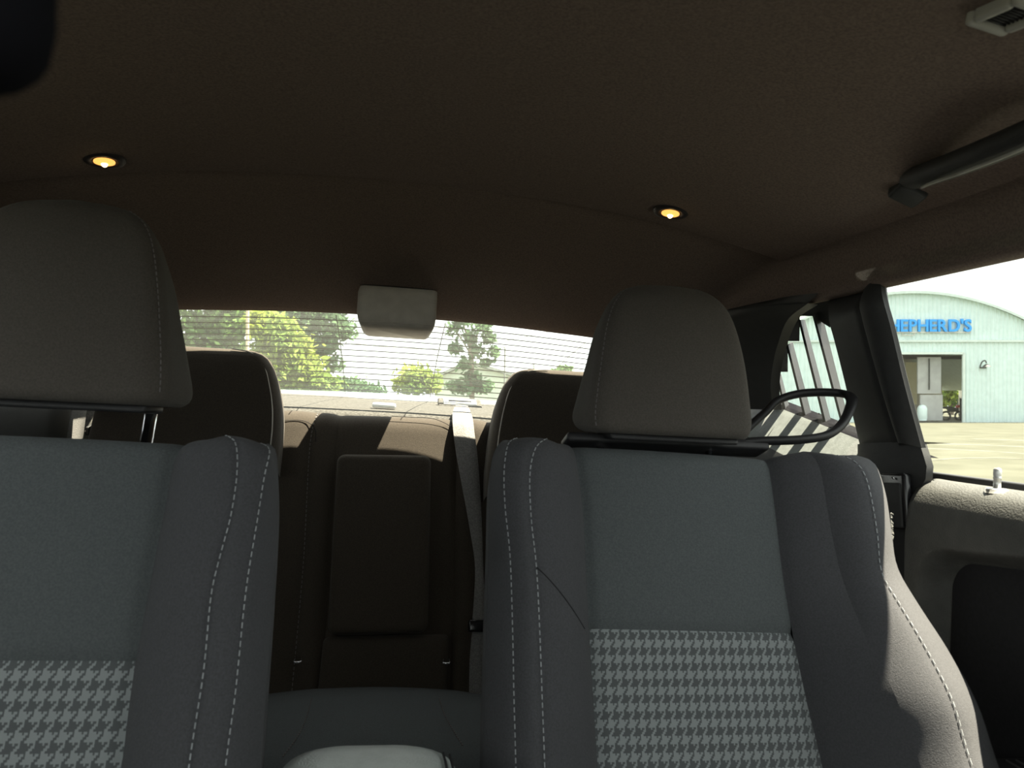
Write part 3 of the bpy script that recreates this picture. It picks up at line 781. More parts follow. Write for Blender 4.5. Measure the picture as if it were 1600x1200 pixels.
build_seat(SL, 'car_seat', 'charcoal cloth front seat cut off by the edge of the picture',
    [mirror(l_seam), mirror(l_st2), mirror(l_st1), mirror(l_out)], [l_seam, l_st2, l_st1, l_out], (SL.loc(208, 1039, 0)[1],)*2, hrL,
    [(pv[0], -0.03, pv[1]-0.02, pv[1]+0.07, 0.0062), (-pv[0], -0.03, pv[1]-0.02, pv[1]+0.07, 0.0062)],
    [(l_st2, 0.5, 0.0048, M_THREAD), (l_st1, 0.5, 0.0048, M_THREAD), (mirror(l_st2), -0.5, 0.0048, M_THREAD)], -1)

# ------------------------------------------------------------------ rear seat
RS = Seat(0.0, 1.80, 1.03, 20)
rear = thing('rear_bench_seat', (0, 1.5, 0.29), 'dark cloth rear bench seat with fold-down armrest and patches of sunlight', 'car seat')
NL = np.array([0, 0, 1.0])
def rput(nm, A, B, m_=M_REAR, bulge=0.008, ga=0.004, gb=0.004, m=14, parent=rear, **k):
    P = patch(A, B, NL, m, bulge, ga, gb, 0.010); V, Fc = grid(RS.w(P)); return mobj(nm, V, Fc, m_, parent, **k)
def rc(pts, d, rtop=0.045, dback=-0.12, n=60):
    L = RS.trace(pts, d) if not isinstance(pts, np.ndarray) else pts
    D = cr(L, 120); vt = D[:, 1].max(); out = []
    for p in D:
        q = min(1.0, max(0.0, (p[1]-(vt-rtop))/rtop)); out.append([p[0], p[1], p[2]-rtop*(1-math.sqrt(1-q*q))])
    out = np.array(out); t0 = out[0]
    return cr(np.vstack([[[t0[0], t0[1]-0.006, dback]], out]), n, 1.3)
cL = rc([(531, 641), (524, 720), (512, 940), (499, 1092)], 0.0)
cR = rc([(716, 649), (713, 740), (709, 900), (703, 1094)], 0.0)
ctr = rput('centre_backrest', cL, cR, M_REAR, 0.006, m=20)
sL1 = cL
sL2 = rc([(497, 637), (484, 700), (474, 880), (455, 1092)], 0.0)
sL3 = rc([(436, 633), (420, 720), (410, 900), (395, 1092)], 0.0)
e = sL3.copy(); e[:, 0] = -0.63
rput('side_backrest', sL2, sL1, bulge=0.006, ga=0.002)
lb = rput('side_backrest', sL3, sL2, bulge=0.004, ga=0.001, gb=0.002)
rput('side_backrest', e, sL3, bulge=0.02, ga=0, gb=0.001)
sR1 = cR
sR2 = rc([(766, 652), (764, 740), (760, 900), (756, 1094)], 0.006)
e = sR2.copy(); e[:, 0] = 0.63
rput('side_backrest', sR1, sR2, bulge=0.012, gb=0.002)
rput('side_backrest', sR2, e, bulge=0.02, ga=0.001, gb=0)
for c, dsh in ((sL2, 0.006), ):
    q = c.copy(); q[:, 2] += 0.0006; stitches(RS.w(q[6:]), RS.N, dsh, 0.004, 0.0008, 0.0).build('stitching', M_THREADD, lb, smooth=False, kind='stuff')
q = RS.trace([(640, 667), (628, 700), (650, 650), (720, 652)], 0.0)
# piping seams on the top of the backrest
for pts in ([(612, 650), (640, 652), (680, 655), (712, 672), (722, 690)], [(445, 657), (470, 657), (486, 663), (493, 674), (493, 690)]):
    P = RS.w(RS.trace(pts, 0.004)); V, Fc = tube(P, 0.0008, n=6); mobj('seam', V, Fc, M_SEAM, ctr)
mobj('back_shell', *rbox((0, 1.835, 0.64), (0.64, 0, 0), (0, 0.012, -0.004), (0, 0.11, 0.302), 0.005, 1), M_TRIMB, rear)
# fold-down armrest and lower panel: rounded slabs
def slab(nm, quad, d0, d1, r, m_, parent):
    """quad px corners TL TR BR BL on plane d1"""
    a, b, c, e = [RS.loc(x, y, d1)[:2] for x, y in quad]
    o = rrect(1, 1, 0.001, 1)
    rows = []
    for (dd, sc) in ((d0, 0.0), (d0+0.001, 0.0), (d1-0.010, 0.0), (d1-0.004, 0.004), (d1-0.001, 0.009), (d1, 0.016), (d1+0.002, 0.05)):
        hw = np.linalg.norm(b-a+c-e)/4-sc; hh = np.linalg.norm(a-e+b-c)/4-sc
        rr = rrect(hw, hh, max(r-sc*0.6, 0.004), 6); ring = []
        for x, y in rr:
            s_, t_ = (x/(hw+sc)+1)/2, (y/(hh+sc)+1)/2
            p = (e*(1-s_)+c*s_)*(1-t_)+(a*(1-s_)+b*s_)*t_
            ring.append((p[0], p[1], dd))
        rows.append(ring)
    V, Fc = grid(RS.w(np.array(rows)), closed=True); n_ = len(rows[0]); Fc = list(Fc); k = len(V)-n_; Fc.append(tuple(range(k, k+n_)))
    return mobj(nm, V, Fc, m_, parent)
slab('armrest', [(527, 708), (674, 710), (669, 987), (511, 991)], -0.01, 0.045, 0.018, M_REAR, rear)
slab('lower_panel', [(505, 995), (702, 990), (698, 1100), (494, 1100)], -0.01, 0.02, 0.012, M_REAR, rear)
# headrest bulges of the outer places
def rear_head(sg, pxs):
    rows = []
    pts = RS.trace(pxs, 0.03)
    prof = cr(pts, 20)
    for u, v, d in prof:
        pass
    iu = abs(prof[:, 0]); iv = prof[:, 1]
    o = np.argsort(iv); iu, iv = iu[o], iv[o]
    cen = 0.42
    for v in np.concatenate([np.linspace(iv[0]-0.06, iv[-1]-0.03, 14), iv[-1]-0.03*np.array([0.75, 0.5, 0.3, 0.12, 0.02])]):
        hw = cen-float(np.interp(v, iv, iu)); t = (iv[-1]-v)/0.03
        th = 0.055*math.sqrt(max(0.02, 1-max(0, 1-t)**2)) if t < 1 else 0.055
        rr = rrect(hw, th, min(0.03, th*0.8), 5)
        rows.append([(sg*cen+x, v, 0.030+y) for x, y in rr])
    V, Fc = grid(RS.w(np.array(rows)), closed=True, flip=True); n_ = len(rows[0]); Fc = list(Fc); k = len(V)-n_; Fc.append(tuple(range(k, k+n_))[::-1])
    h = mobj('headrest', V, Fc, M_REAR, rear)
    # front seam
    pr = np.array([[sg*(cen-(cen-a)*1.0+0.012), b, 0.037-0.0] for a, b in zip(iu, iv)])
    pr = np.array([[sg*(a+0.016), b, 0.030+0.052] for a, b in zip(iu, iv-0.012)])
    mobj('piping', *tube(RS.w(pr[::3]), 0.0014, n=6, res=40), M_BRAKE, h)
    return h
rear_head(-1, [(440, 700), (443, 650), (436, 600), (425, 572), (406, 557), (370, 551)])
rear_head(1, [(757, 740), (764, 680), (775, 630), (790, 598), (812, 585), (850, 582)])
# seat cushion
rows = []
for X in np.linspace(-0.66, 0.66, 41):
    prof = [(1.66, 0.43), (1.61, 0.462), (1.52, 0.487), (1.40, 0.502), (1.28, 0.507), (1.20, 0.495), (1.16, 0.46), (1.15, 0.40), (1.16, 0.30)]
    b = 0.008*math.cos(X*9)-0.05*max(0, abs(X)-0.14)**1.0*1.0
    rows.append([(X, y, z+(b if y < 1.65 else 0)) for y, z in cr(prof, 26)])
V, Fc = grid(rows, flip=False)
cu = mobj('seat_cushion', V, Fc, M_SEAT, rear)
for pts in ([(487, 1092), (480, 1118), (466, 1150), (440, 1186)], [(686, 1092), (695, 1118), (708, 1142), (724, 1168)]):
    P = cr([at_pl(x, y, (0, 1.45, 0.500), (0, 0.12, 1)) for x, y in pts], 40)
    stitches(P, (0, 0, 1), 0.007, 0.004, 0.001, 0.001).build('stitching', M_THREADD, cu, smooth=False, kind='stuff')
# latch clips
for px, py in ((466, 1031), (697, 1033)):
    p = RS.w(RS.loc(px, py, 0.03))
    V, Fc = tube([p+[-0.006, 0, 0.004], p+[-0.006, -0.012, 0], p+[0.006, -0.012, 0], p+[0.006, 0, 0.004]], 0.0022, n=8)
    mobj('anchor_clip', V, Fc, M_CHROME, rear, label='small metal child seat anchor')

# ---- rear centre seat belt
belt = thing('seat_belt', tuple(RS.w(RS.loc(745, 1085, 0.03))), 'grey webbing seat belt hanging from the shelf over the rear bench', 'seat belt')
def ribbon(path, wvec, thick=0.0016):
    P = np.array(path); W = np.array(wvec)
    A = P-W/2; B = P+W/2; T_ = np.gradient(P, axis=0); nn = np.cross(T_, W); nn /= np.linalg.norm(nn, axis=1)[:, None]
    rows = [A, (A+B)/2+nn*0.0006, B, B+nn*-thick, A-nn*thick, A]
    return grid(np.stack(rows, 1))
pp = []
for (xl, xr, y, d) in ((712, 731, 633, -0.10), (708, 735, 642, -0.045), (707, 739, 655, 0.005), (709, 742, 680, 0.022), (713, 746, 710, 0.026), (722, 750, 760, 0.028), (733, 753, 820, 0.03), (742, 755, 880, 0.032), (741, 757, 930, 0.032), (738, 757, 970, 0.032)):
    pp.append(np.concatenate([RS.w(RS.loc(xl, y, d)), RS.w(RS.loc(xr, y+1, d))]))
pp = cr(pp, 60); P = (pp[:, :3]+pp[:, 3:])/2; W = pp[:, 3:]-pp[:, :3]
V, Fc = ribbon(P, W); mobj('webbing', V, Fc, M_BELT, belt)
c = RS.w(RS.loc(746, 978, 0.036)); V, Fc = rbox(c, RS.U*0.019, RS.Vv*0.012, RS.N*0.006, 0.004); mobj('tongue', V, Fc, M_GLOSS, belt)
pp = cr([np.concatenate([RS.w(RS.loc(xl, y, 0.03)), RS.w(RS.loc(xr, y, 0.03))]) for xl, xr, y in ((738, 757, 984), (734, 757, 1030), (733, 757, 1085))], 20)
V, Fc = ribbon((pp[:, :3]+pp[:, 3:])/2, pp[:, 3:]-pp[:, :3]); mobj('lower_webbing', V, Fc, M_BELT, belt)
# belt outlet on the shelf
bz = at_pl(718, 634, (0, 2.1, 1.040), (0, -0.045, 1)); 
bzt = thing('belt_outlet', tuple(bz), 'pale plastic belt outlet with dark slot on the package shelf', 'belt outlet')
dz = np.array([0, 0.998, 0.045]); nz = np.array([0, -0.045, 0.998])
dz0, nz0 = dz, nz
dz = np.array([0, 0.93, 0.367]); nz = np.array([0, -0.367, 0.93])
mobj('surround', *rbox(bz+nz*0.005, np.array([0.068, 0, 0]), dz*0.034, nz*0.007, 0.006), M_SHELF, bzt)
mobj('plate', *rbox(bz+nz*0.012-dz*0.004, np.array([0.052, 0, 0]), dz*0.024, nz*0.004, 0.003), M_BEZEL, bzt)
mobj('slot', *rbox(bz+nz*0.0155-dz*0.002, np.array([0.036, 0, 0]), dz*0.006, nz*0.002, 0.0015), M_GLOSS, bzt)
dz, nz = dz0, nz0
# white clip on the shelf
cp_ = at_pl(600, 637, (0, 1.98, 1.036), (0, -0.045, 1))
ct = thing('shelf_clip', tuple(cp_), 'small white plastic anchor cover on the package shelf', 'anchor cover')
mobj('cover', *rbox(cp_+nz*0.006, np.array([0.030, 0, 0]), dz*0.022, nz*0.006, 0.004), mat('white plastic', (0.7, 0.74, 0.76), 0.4, 0.4, noise=0.05), ct)
mobj('hinge', *rbox(cp_+nz*0.008+dz*0.022, np.array([0.020, 0, 0]), dz*0.004, nz*0.004, 0.002), M_BEZEL, ct)

# ---- left rear belt seen under the headrest
lbp = thing('seat_belt', (-0.66, 1.75, 0.75), 'grey seat belt strap glimpsed under the left headrest', 'seat belt')
pl = ((-0.66, 0, 0), (1, 0, 0))
pp = cr([np.concatenate([at_pl(a, y, *pl), at_pl(b, y, *pl)]) for a, b, y in ((118, 140, 615), (112, 135, 645), (107, 131, 676), (98, 122, 740))], 20)
V, Fc = ribbon((pp[:, :3]+pp[:, 3:])/2, pp[:, 3:]-pp[:, :3]); mobj('webbing', V, Fc, M_BELT, lbp)
a, b = at_pl(136, 674, (-0.655, 0, 0), (1, 0, 0)), at_pl(161, 659, (-0.655, 0, 0), (1, 0, 0))
mobj('tongue', *rbox((a+b)/2, (b-a)/2, np.array([0.004, 0, 0]), np.cross((b-a)/np.linalg.norm(b-a), [1, 0, 0])*0.010, 0.003), M_TRIM, lbp)

# ------------------------------------------------------------------ high brake light housing
bl = thing('brake_light_housing', tuple(at_y(620, 514, 1.79)), 'grey plastic high brake light housing at the top of the rear window', 'brake light')
rows = []
for (py, xl, xr, Y0, Y1) in ((446, 565, 682, 1.632, 1.68), (450, 562, 684, 1.622, 1.69), (458, 559, 684, 1.617, 1.71), (490, 557, 682, 1.612, 1.79), (502, 559, 680, 1.613, 1.83), (510, 563, 677, 1.622, 1.85), (514, 570, 671, 1.637, 1.85)):
    a = at_y(xl, py-2, Y0); b = at_y(xr, py+4, Y0); z = (a[2]+b[2])/2
    cx, hw = (a[0]+b[0])/2, (b[0]-a[0])/2; cy, hy = (Y0+Y1)/2, (Y1-Y0)/2
    rows.append([(cx+x, cy+y, z) for x, y in rrect(hw, hy, 0.012, 4)])
V, Fc = grid(rows, closed=True, flip=True); n_ = len(rows[0]); Fc = list(Fc); k = len(V)-n_; Fc += [tuple(range(n_)), tuple(range(k, k+n_))[::-1]]
mobj('housing', V, Fc, M_BRAKE, bl)
mobj('top_cap', *rbox(at_y(623, 449, 1.637)+np.array([0, 0.02, 0.004]), np.array([0.086, 0, 0]), np.array([0, 0.035, 0]), np.array([0, 0, 0.006]), 0.004), M_TRIMB, bl)
P_ = [at_y(563, 502, 1.6135), at_y(620, 505, 1.611), at_y(678, 508, 1.6135)]
mobj('lip', *tube(P_, 0.0018, n=6), M_BRAKE, bl)

# ------------------------------------------------------------------ ceiling lamps
def ceil_hit(px, py):
    r = ray(px, py)
    for t in np.linspace(0.3, 2.0, 3400):
        p = CAM+r*t
        Y = min(p[1], 1.22); h = hx_edge(Y)-0.025
        z = zc_roof(Y)-(zc_roof(Y)-ze_roof(Y))*min(1, abs(p[0]/h))**2.3
        if p[2] >= z: return p
    return p
for px, py, lab in ((163, 249, 'lit round ceiling lamp above the left headrest'), (1048, 330, 'lit round ceiling lamp above the right headrest')):
    p = ceil_hit(px, py)
    ax = np.array([-0.12*np.sign(p[0]), -0.08, -1.0]); ax /= np.linalg.norm(ax)
    t = thing('ceiling_lamp', tuple(p), lab, 'ceiling lamp', 'round ceiling lamps')
    mobj('bezel', *lathe([(0.028, -0.012), (0.028, 0.0), (0.026, 0.0035), (0.020, 0.0045), (0.0155, 0.003)], p, ax, 28), M_LAMPB, t)
    mobj('lens', *lathe([(0.0138, 0.0), (0.0138, 0.0045), (0.010, 0.0062), (0.004, 0.0068)], p, ax, 22), M_LENS, t)
    mobj('bulb', *lathe([(0.003, 0.004), (0.0045, 0.0075), (0.003, 0.010), (0.001, 0.0112)], p, ax, 10), M_BULB, t)

# ------------------------------------------------------------------ grab handle (right), vent trim, mirror
gh = thing('grab_handle', tuple(at_pl(1424, 280, (0.585, 0, 0), (1, 0, 0))), 'black roof grab handle above the right door window', 'grab handle')
def rail_pt(px, py, X=0.615): return at_pl(px, py, (X, 0, 0), (1, 0, 0))
hp = [rail_pt(x, y, X) for x, y, X in ((1418, 281, 0.575), (1450, 272, 0.552), (1510, 250, 0.538), (1570, 226, 0.532), (1640, 196, 0.536), (1720, 160, 0.57))]
mobj('grip', *tube(hp, 0.015, 0.011, up=(0.4, 0, 1), n=14, res=50), M_TRIM, gh)
P_ = [rail_pt(x, y, X) for x, y, X in ((1440, 293, 0.550), (1455, 286, 0.543), (1510, 267, 0.528), (1570, 244, 0.522), (1640, 214, 0.526))]
mobj('grip_highlight', *tube(P_, 0.0016, n=6), M_BEZEL, gh, label='highlight along the grip, made as a thin pale strip')  # pale strip stands in for the highlight on the grip's lower edge
mobj('mount', *rbox(rail_pt(1424, 280, 0.585), (0.018, 0, -0.006), (0, 0.014, -0.004), (0.008, 0.004, 0.024), 0.005), M_TRIM, gh)

vt = thing('ceiling_vent', tuple(ceil_hit(1570, 10)), 'pale grey ceiling bezel with dark ribbed grille', 'vent')
P4 = [ceil_hit(x, y) for x, y in ((1510, 24), (1567, 37), (1660, 8), (1592, -22))]
cc = sum(P4)/4; e1 = (P4[1]-P4[0]+P4[2]-P4[3])/4; e2 = (P4[3]-P4[0]+P4[2]-P4[1])/4
nn = np.cross(e1, e2); nn /= np.linalg.norm(nn)
if nn[2] > 0: nn = -nn
for k, (a, b, hw, hh) in enumerate(((0, -0.84, 1, 0.17), (0, 0.84, 1, 0.17), (-0.80, 0, 0.2, 0.68), (0.80, 0, 0.2, 0.68))):
    mobj('frame', *rbox(cc+e1*a+e2*b+nn*0.004, e1*hw, e2*hh, nn*0.006, 0.003), M_BEZEL, vt)
mobj('grille_back', *rbox(cc+nn*0.0, e1*0.64, e2*0.72, nn*0.003, 0.001, 1), M_GLOSS, vt)
for k in range(9):
    mobj('slat', *rbox(cc+e2*(-0.6+0.15*k)+nn*0.004, e1*0.62, e2*0.035, nn*0.002, 0.0006, 1), M_TRIMB, vt)

mr = thing('rear_view_mirror', tuple(cpt(-0.20, 0.075, 0.12)), 'blurred dark edge of the rear-view mirror close to the camera', 'mirror')
c = cpt(-0.2035, 0.093, 0.125)
V, Fc = rbox(c, RT*0.127-UP*0.004, UP*0.042, FW*0.014, 0.013, 4); mobj('housing', V, Fc, M_MATTE, mr)
V, Fc = rbox(c-FW*0.0135, RT*0.119-UP*0.004, UP*0.034, FW*0.002, 0.0015, 1); mobj('mirror_glass', V, Fc, M_GLOSS, mr)
V, Fc = tube([c-FW*0.012+RT*-0.02, c-FW*0.05+UP*0.06-RT*0.02, c-FW*0.14+UP*0.16], 0.009); mobj('stem', V, Fc, M_TRIMB, mr)

# ------------------------------------------------------------------ centre console
cs = thing('centre_console', (-0.0, 0.35, 0.29), 'centre console with vinyl armrest lid painted pale for sky sheen between the front seats', 'console')
mobj('body', *rbox((0.0, 0.35, 0.48), (0.085, 0, 0), (0, 0.36, 0), (0, 0, 0.19), 0.02), M_TRIMB, cs)
rows = []
for (dz_, sc) in ((-0.03, 0.004), (-0.012, 0.0), (0.0, 0.002), (0.010, 0.008), (0.016, 0.020), (0.019, 0.038), (0.020, 0.06)):
    rr = rrect(0.083-sc, 0.20-sc, max(0.05-sc*0.5, 0.01), 7)
    rows.append([(0.0+x, 0.555+y, 0.715+dz_+0.0*y) for x, y in rr])
V, Fc = grid(rows, closed=True); n_ = len(rows[0]); Fc = list(Fc); k = len(V)-n_; Fc.append(tuple(range(k, k+n_)))
lid = mobj('armrest_lid', V, Fc, M_CONS, cs, label='vinyl armrest lid with sky sheen painted in as pale grey')
for xo in (0.066, 0.072):
    P_ = [(xo, 0.715, 0.7315-0.0015*(xo > 0.07)), (xo+0.001, 0.66, 0.7325-0.0015*(xo > 0.07)), (xo+0.001, 0.42, 0.7325-0.0015*(xo > 0.07))]
    mobj('seam', *tube(P_, 0.0012, n=6), M_SEAM, lid)

# ------------------------------------------------------------------ door lock pin
lp = at_pl(1558, 757, (0.735, 0, 0), (1, 0, 0)); lp[2] = 0.982
lk = thing('lock_pin', tuple(lp), 'silver door lock pin standing on the right door sill', 'lock pin')
mobj('ferrule', *lathe([(0.013, -0.003), (0.013, 0.0015), (0.010, 0.003), (0.006, 0.0032)], lp, (0, 0, 1), 22), M_PIN, lk)
mobj('stem', *lathe([(0.0042, 0.002), (0.0042, 0.014), (0.0046, 0.0145), (0.0046, 0.0165), (0.0042, 0.017), (0.0046, 0.019), (0.0046, 0.0255), (0.0036, 0.0275), (0.0015, 0.028)], lp, (0, 0, 1), 18), M_PIN, lk)

# ------------------------------------------------------------------ louver on the quarter window
lv = thing('window_louver', tuple(on_side(1290, 690, -0.05)), 'black slatted louver outside the right quarter window', 'louver')
def slat(t0, t1, b0, b1, d0=-0.035, d1=-0.065):
    """slat between top (px) and bottom (px); inner edge at t0, outer edge at t1"""
    A = cr([on_side(*t0, d0), on_side(*b0, d0)], 8); B = cr([on_side(*t1, d1), on_side(*b1, d1)], 8)
    nn = np.cross(B[0]-A[0], A[-1]-A[0]); nn /= np.linalg.norm(nn); nn *= 0.002
    rows = np.stack([A-nn, B-nn, B+nn, A+nn], 1)
    V, Fc = grid(rows, closed=True); Fc = list(Fc); k = len(V)-4; Fc += [(3, 2, 1, 0), (k, k+1, k+2, k+3)]
    mobj('slat', V, Fc, M_TRIMB, lv, smooth=False)
slat((1271, 492), (1282, 488), (1323, 690), (1334, 695))
slat((1249, 500), (1256, 500), (1296, 690), (1306, 692))
slat((1230, 540), (1237, 535), (1262, 670), (1273, 672))
slat((1214, 585), (1219, 585), (1228, 650), (1238, 660))
# stepped blanking frame along the upper rear edge
def plate(nm, pts, d):
    A = [on_side(x, y, d) for x, y in pts]; B = [on_side(x, y, d-0.006) for x, y in pts]; n_ = len(pts)
    mobj(nm, A+B, [tuple(range(n_)), tuple(range(n_, 2*n_))[::-1]]+[(i, n_+i, n_+(i+1) % n_, (i+1) % n_) for i in range(n_)], M_TRIMB, lv, smooth=False)
plate('frame', [(1180, 440), (1316, 440), (1297, 512), (1286, 505), (1272, 494), (1250, 494), (1249, 533), (1231, 533), (1231, 581), (1216, 581), (1217, 600), (1195, 660), (1170, 660)], -0.05)
plate('frame', [(1217, 634), (1232, 642), (1245, 636), (1263, 652), (1280, 645), (1300, 665), (1318, 660), (1345, 690), (1345, 720), (1200, 670), (1200, 630)], -0.075)

# ------------------------------------------------------------------ metal shop building, aligned with the photo's vertical
BF = 44.0
def bp(px, py, df=0.0): return cpt((px-800)/F_PX*BF, (600-py)/F_PX*BF, BF+df)
PXM = F_PX/BF              # px per metre
bld = thing('metal_building', tuple(bp(1420, 660)), 'pale mint corrugated metal shop with curved roof and open doorway', 'building')
def arc_y(px): return 457.0+((px-1424)/176.0)**2*44.0 if abs(px-1424) < 420 else 700
BX0, BX1 = 1090, 1758
# corrugated wall: trapezoid ribs, upper band and lower band, opening left free
def siding(nm, x0, x1, ytop, ybot):
    xs_ = np.arange(x0, x1, 1.62); xs_ = np.append(xs_, x1); rows_t = []; rows_b = []
    ph = [0, 0, 0, 1]
    for i, x in enumerate(xs_):
        d = -0.07 if int(round((x-1090)/1.62)) % 4 == 3 else 0.0
        yt = ytop(x) if callable(ytop) else ytop
        rows_t.append(bp(x, min(yt, ybot), d)); rows_b.append(bp(x, ybot, d))
    V, Fc = grid([rows_t, rows_b]); return mobj(nm, V, Fc, M_SIDING, bld, smooth=False)
siding('upper_siding', BX0, BX1, lambda x: arc_y(x), 533)
siding('wall_siding', BX0, 1380, 533, 661)
siding('wall_siding', 1504, BX1, 533, 661)
siding('wall_siding', 1380, 1504, 533, 552)
def bar(nm, a, b, hw, m_, parent=bld, df=-0.1, dep=0.06):
    A, B = bp(*a, df), bp(*b, df); t = (B-A)/2; L = np.linalg.norm(t); sd = np.cross(t/L, FW)*hw
    MB().box((A+B)/2, t, sd, FW*dep).build(nm, m_, parent, smooth=False)
bar('flashing', (BX0, 533), (BX1, 533), 0.06, M_SIDET)
bar('door_frame', (1504, 552), (1504, 661), 0.07, M_SIDET)
bar('door_frame', (1380, 552), (1504, 552), 0.07, M_SIDET)
# roof: barrel vault
xr = np.linspace(BX0, BX1, 60)
rows = []
for df in (-0.35, 25):
    rows.append([bp(x, arc_y(x)-1.2, df) for x in xr])
V, Fc = grid(rows); mobj('roof', V, Fc, M_SIDET, bld)
V, Fc = grid([[bp(x, arc_y(x)-2.0, -0.36) for x in xr], [bp(x, arc_y(x)+2.4, -0.36) for x in xr]]); mobj('eave_trim', V, Fc, M_SIDET, bld)
# interior
V = [bp(1360, 661, 0), bp(1620, 661, 0), bp(1620, 661, 18), bp(1360, 661, 18)]
mobj('shop_floor', V, [(0, 1, 2, 3)], M_SHOP, bld, smooth=False)
q = lambda px, py, df: bp(px, py, df)
def inbox(nm, x0, y0, x1, y1, df, dep, m_, parent=bld):
    a, b = bp(x0, y0, 0), bp(x1, y1, 0); k = (BF+df)/BF
    a, b = at_f(x0, y0, BF+df), at_f(x1, y1, BF+df); c = (a+b)/2
    w_ = np.dot(b-a, RT)/2; h_ = np.dot(a-b, UP)/2
    return MB().box(c+FW*dep, RT*w_, UP*h_, FW*dep).build(nm, m_, parent, smooth=False)
inbox('shop_ceiling', 1380, 536, 1508, 553, 6, 6, M_SHOPD)
inbox('rear_wall', 1380, 545, 1472, 655, 18, 0.1, M_SHOP)
inbox('rear_wall', 1500, 545, 1540, 655, 18, 0.1, M_SHOP)
inbox('rear_wall', 1472, 545, 1500, 566, 18, 0.1, M_CREAM)
inbox('beam', 1415, 556, 1504, 561, 8, 0.15, M_SHOPD)
inbox('beam', 1470, 560, 1504, 563, 12, 0.15, M_SIDET)
inbox('roll_door', 1434, 558, 1470.5, 615, 0.6, 0.05, M_SHOPG)
inbox('door_leaf', 1438, 617, 1473, 657, 0.5, 0.05, M_SHOPG)
inbox('door_seam', 1452, 560, 1453.2, 609, 0.5, 0.04, M_SHOPD)
inbox('cream_partition', 1417, 566, 1433, 632, 5, 0.1, M_CREAM)
def shop_thing(name, label, cat, parts):
    x0, y1, df = parts[0][1], max(p[4] for p in parts), parts[0][5]
    t = thing(name, tuple(at_f(x0, y1, BF+df)), label, cat)
    for nm, a, b, c, d, f_, dep, m_ in parts: inbox(nm, a, b, c, d, f_, dep, m_, t)
    return t
t = thing('motorcycle', tuple(at_f(1490, 657, BF+3)), 'dark motorcycle parked inside the open shop doorway', 'motorcycle')
for px in (1478, 1499):
    p = at_f(px, 650, BF+3)
    for rr, nm, m_ in ((0.26, 'tyre', M_SHOPD),):
        P_ = [p+RT*rr*math.cos(a)+UP*rr*math.sin(a) for a in np.linspace(0, 2*math.pi, 17)]
        mobj('tyre', *tube(P_, 0.06, n=8, res=40), M_SHOPD, t)
mobj('tank', *rbox(at_f(1489, 640, BF+3), RT*0.32, UP*0.14, FW*0.14, 0.08), M_SHOPD, t)
mobj('seat', *rbox(at_f(1481, 637, BF+3), RT*0.26, UP*0.07, FW*0.14, 0.05), M_SHOPD, t)
mobj('handlebar', *tube([at_f(1494, 642, BF+3), at_f(1497, 628, BF+3), at_f(1494, 624, BF+3)], 0.03), M_SHOPG, t)
mobj('fork', *tube([at_f(1495, 632, BF+3), at_f(1497, 641, BF+3), at_f(1499, 650, BF+3)], 0.035), M_CHROME, t)
t = thing('tool_stand', tuple(at_f(1502, 657, BF+2)), 'tall red and dark tool stand just inside the shop door', 'stand')
mobj('post', *tube([at_f(1501, 622, BF+2), at_f(1501, 640, BF+2), at_f(1501, 657, BF+2)], 0.06), M_SHOPD, t)
inbox('tray', 1496, 633, 1503, 637, 2, 0.1, M_REDM, t)
t = thing('white_barrel', tuple(at_f(1440, 657, BF+1.5)), 'white rounded barrel beside the grey shop door', 'barrel')
mobj('body', *lathe([(0.22, 0), (0.26, 0.1), (0.26, 0.7), (0.18, 0.85), (0.08, 0.9)], at_f(1441, 657, BF+0.2), UP, 16), M_SIDING, t)
mobj('lid', *lathe([(0.10, 0.9), (0.10, 0.94)], at_f(1441, 657, BF+0.2), UP, 12), M_SHOPG, t)

# sign letters
sg = thing('shop_sign', tuple(bp(1440, 518, -0.2)), 'blue block letter shop sign on the mint metal wall', 'sign')
def letter_mesh(ch):
    cu_ = bpy.data.curves.new('letter', 'FONT'); cu_.body = ch; cu_.size = 1.0; cu_.extrude = 0.06; cu_.offset = 0.022
    o = bpy.data.objects.new('letter', cu_); COL.objects.link(o)
    bpy.context.view_layer.update()
    me = bpy.data.meshes.new_from_object(o.evaluated_get(bpy.context.evaluated_depsgraph_get()))
    bpy.data.objects.remove(o); bpy.data.curves.remove(cu_); return me
word = "SHEPHERD'S"; x = 0; widths = []; meshes = {}
for ch in word:
    if ch not in meshes: meshes[ch] = letter_mesh(ch)
    co = np.array([v.co[:] for v in meshes[ch].vertices]); widths.append((co[:, 0].min(), co[:, 0].max()))
gap = 0.07; total = sum(b-a for a, b in widths)+gap*(len(word)-1)
X0, X1, yb, yt = 1374.0, 1515.0, 517.5, 499.0
sx = (X1-X0)/PXM/total; sy = (yb-yt)/PXM/0.70
x = 0
for ch, (a, b) in zip(word, widths):
    me = meshes[ch].copy(); me.name = 'letter'
    me.materials.clear(); me.materials.append(M_BLUE)
    org = bp(X0, yb+0.5, -0.16)-WL[sg.name]
    for v in me.vertices:
        p = org+RT*((v.co.x-a+x)*sx)+UP*(v.co.y*sy)-FW*(v.co.z)
        v.co = p
    o = bpy.data.objects.new('letter', me); COL.objects.link(o); o.parent = sg; WL[o.name] = WL[sg.name]
    x += b-a+gap
bar('sign_rail', (1374, 519.5), (1515, 519.5), 0.03, M_SIGNG, sg, -0.12, 0.03)
for a, b in (((1409, 519), (1409, 524)), ((1427, 519), (1427, 524)), ((1409, 524), (1427, 524))):
    bar('conduit', a, b, 0.02, M_SIGNG, sg, -0.1, 0.02)
wl = thing('wall_lamp', tuple(bp(1531, 575, -0.1)), 'small gooseneck lamp on the mint metal wall', 'wall lamp')
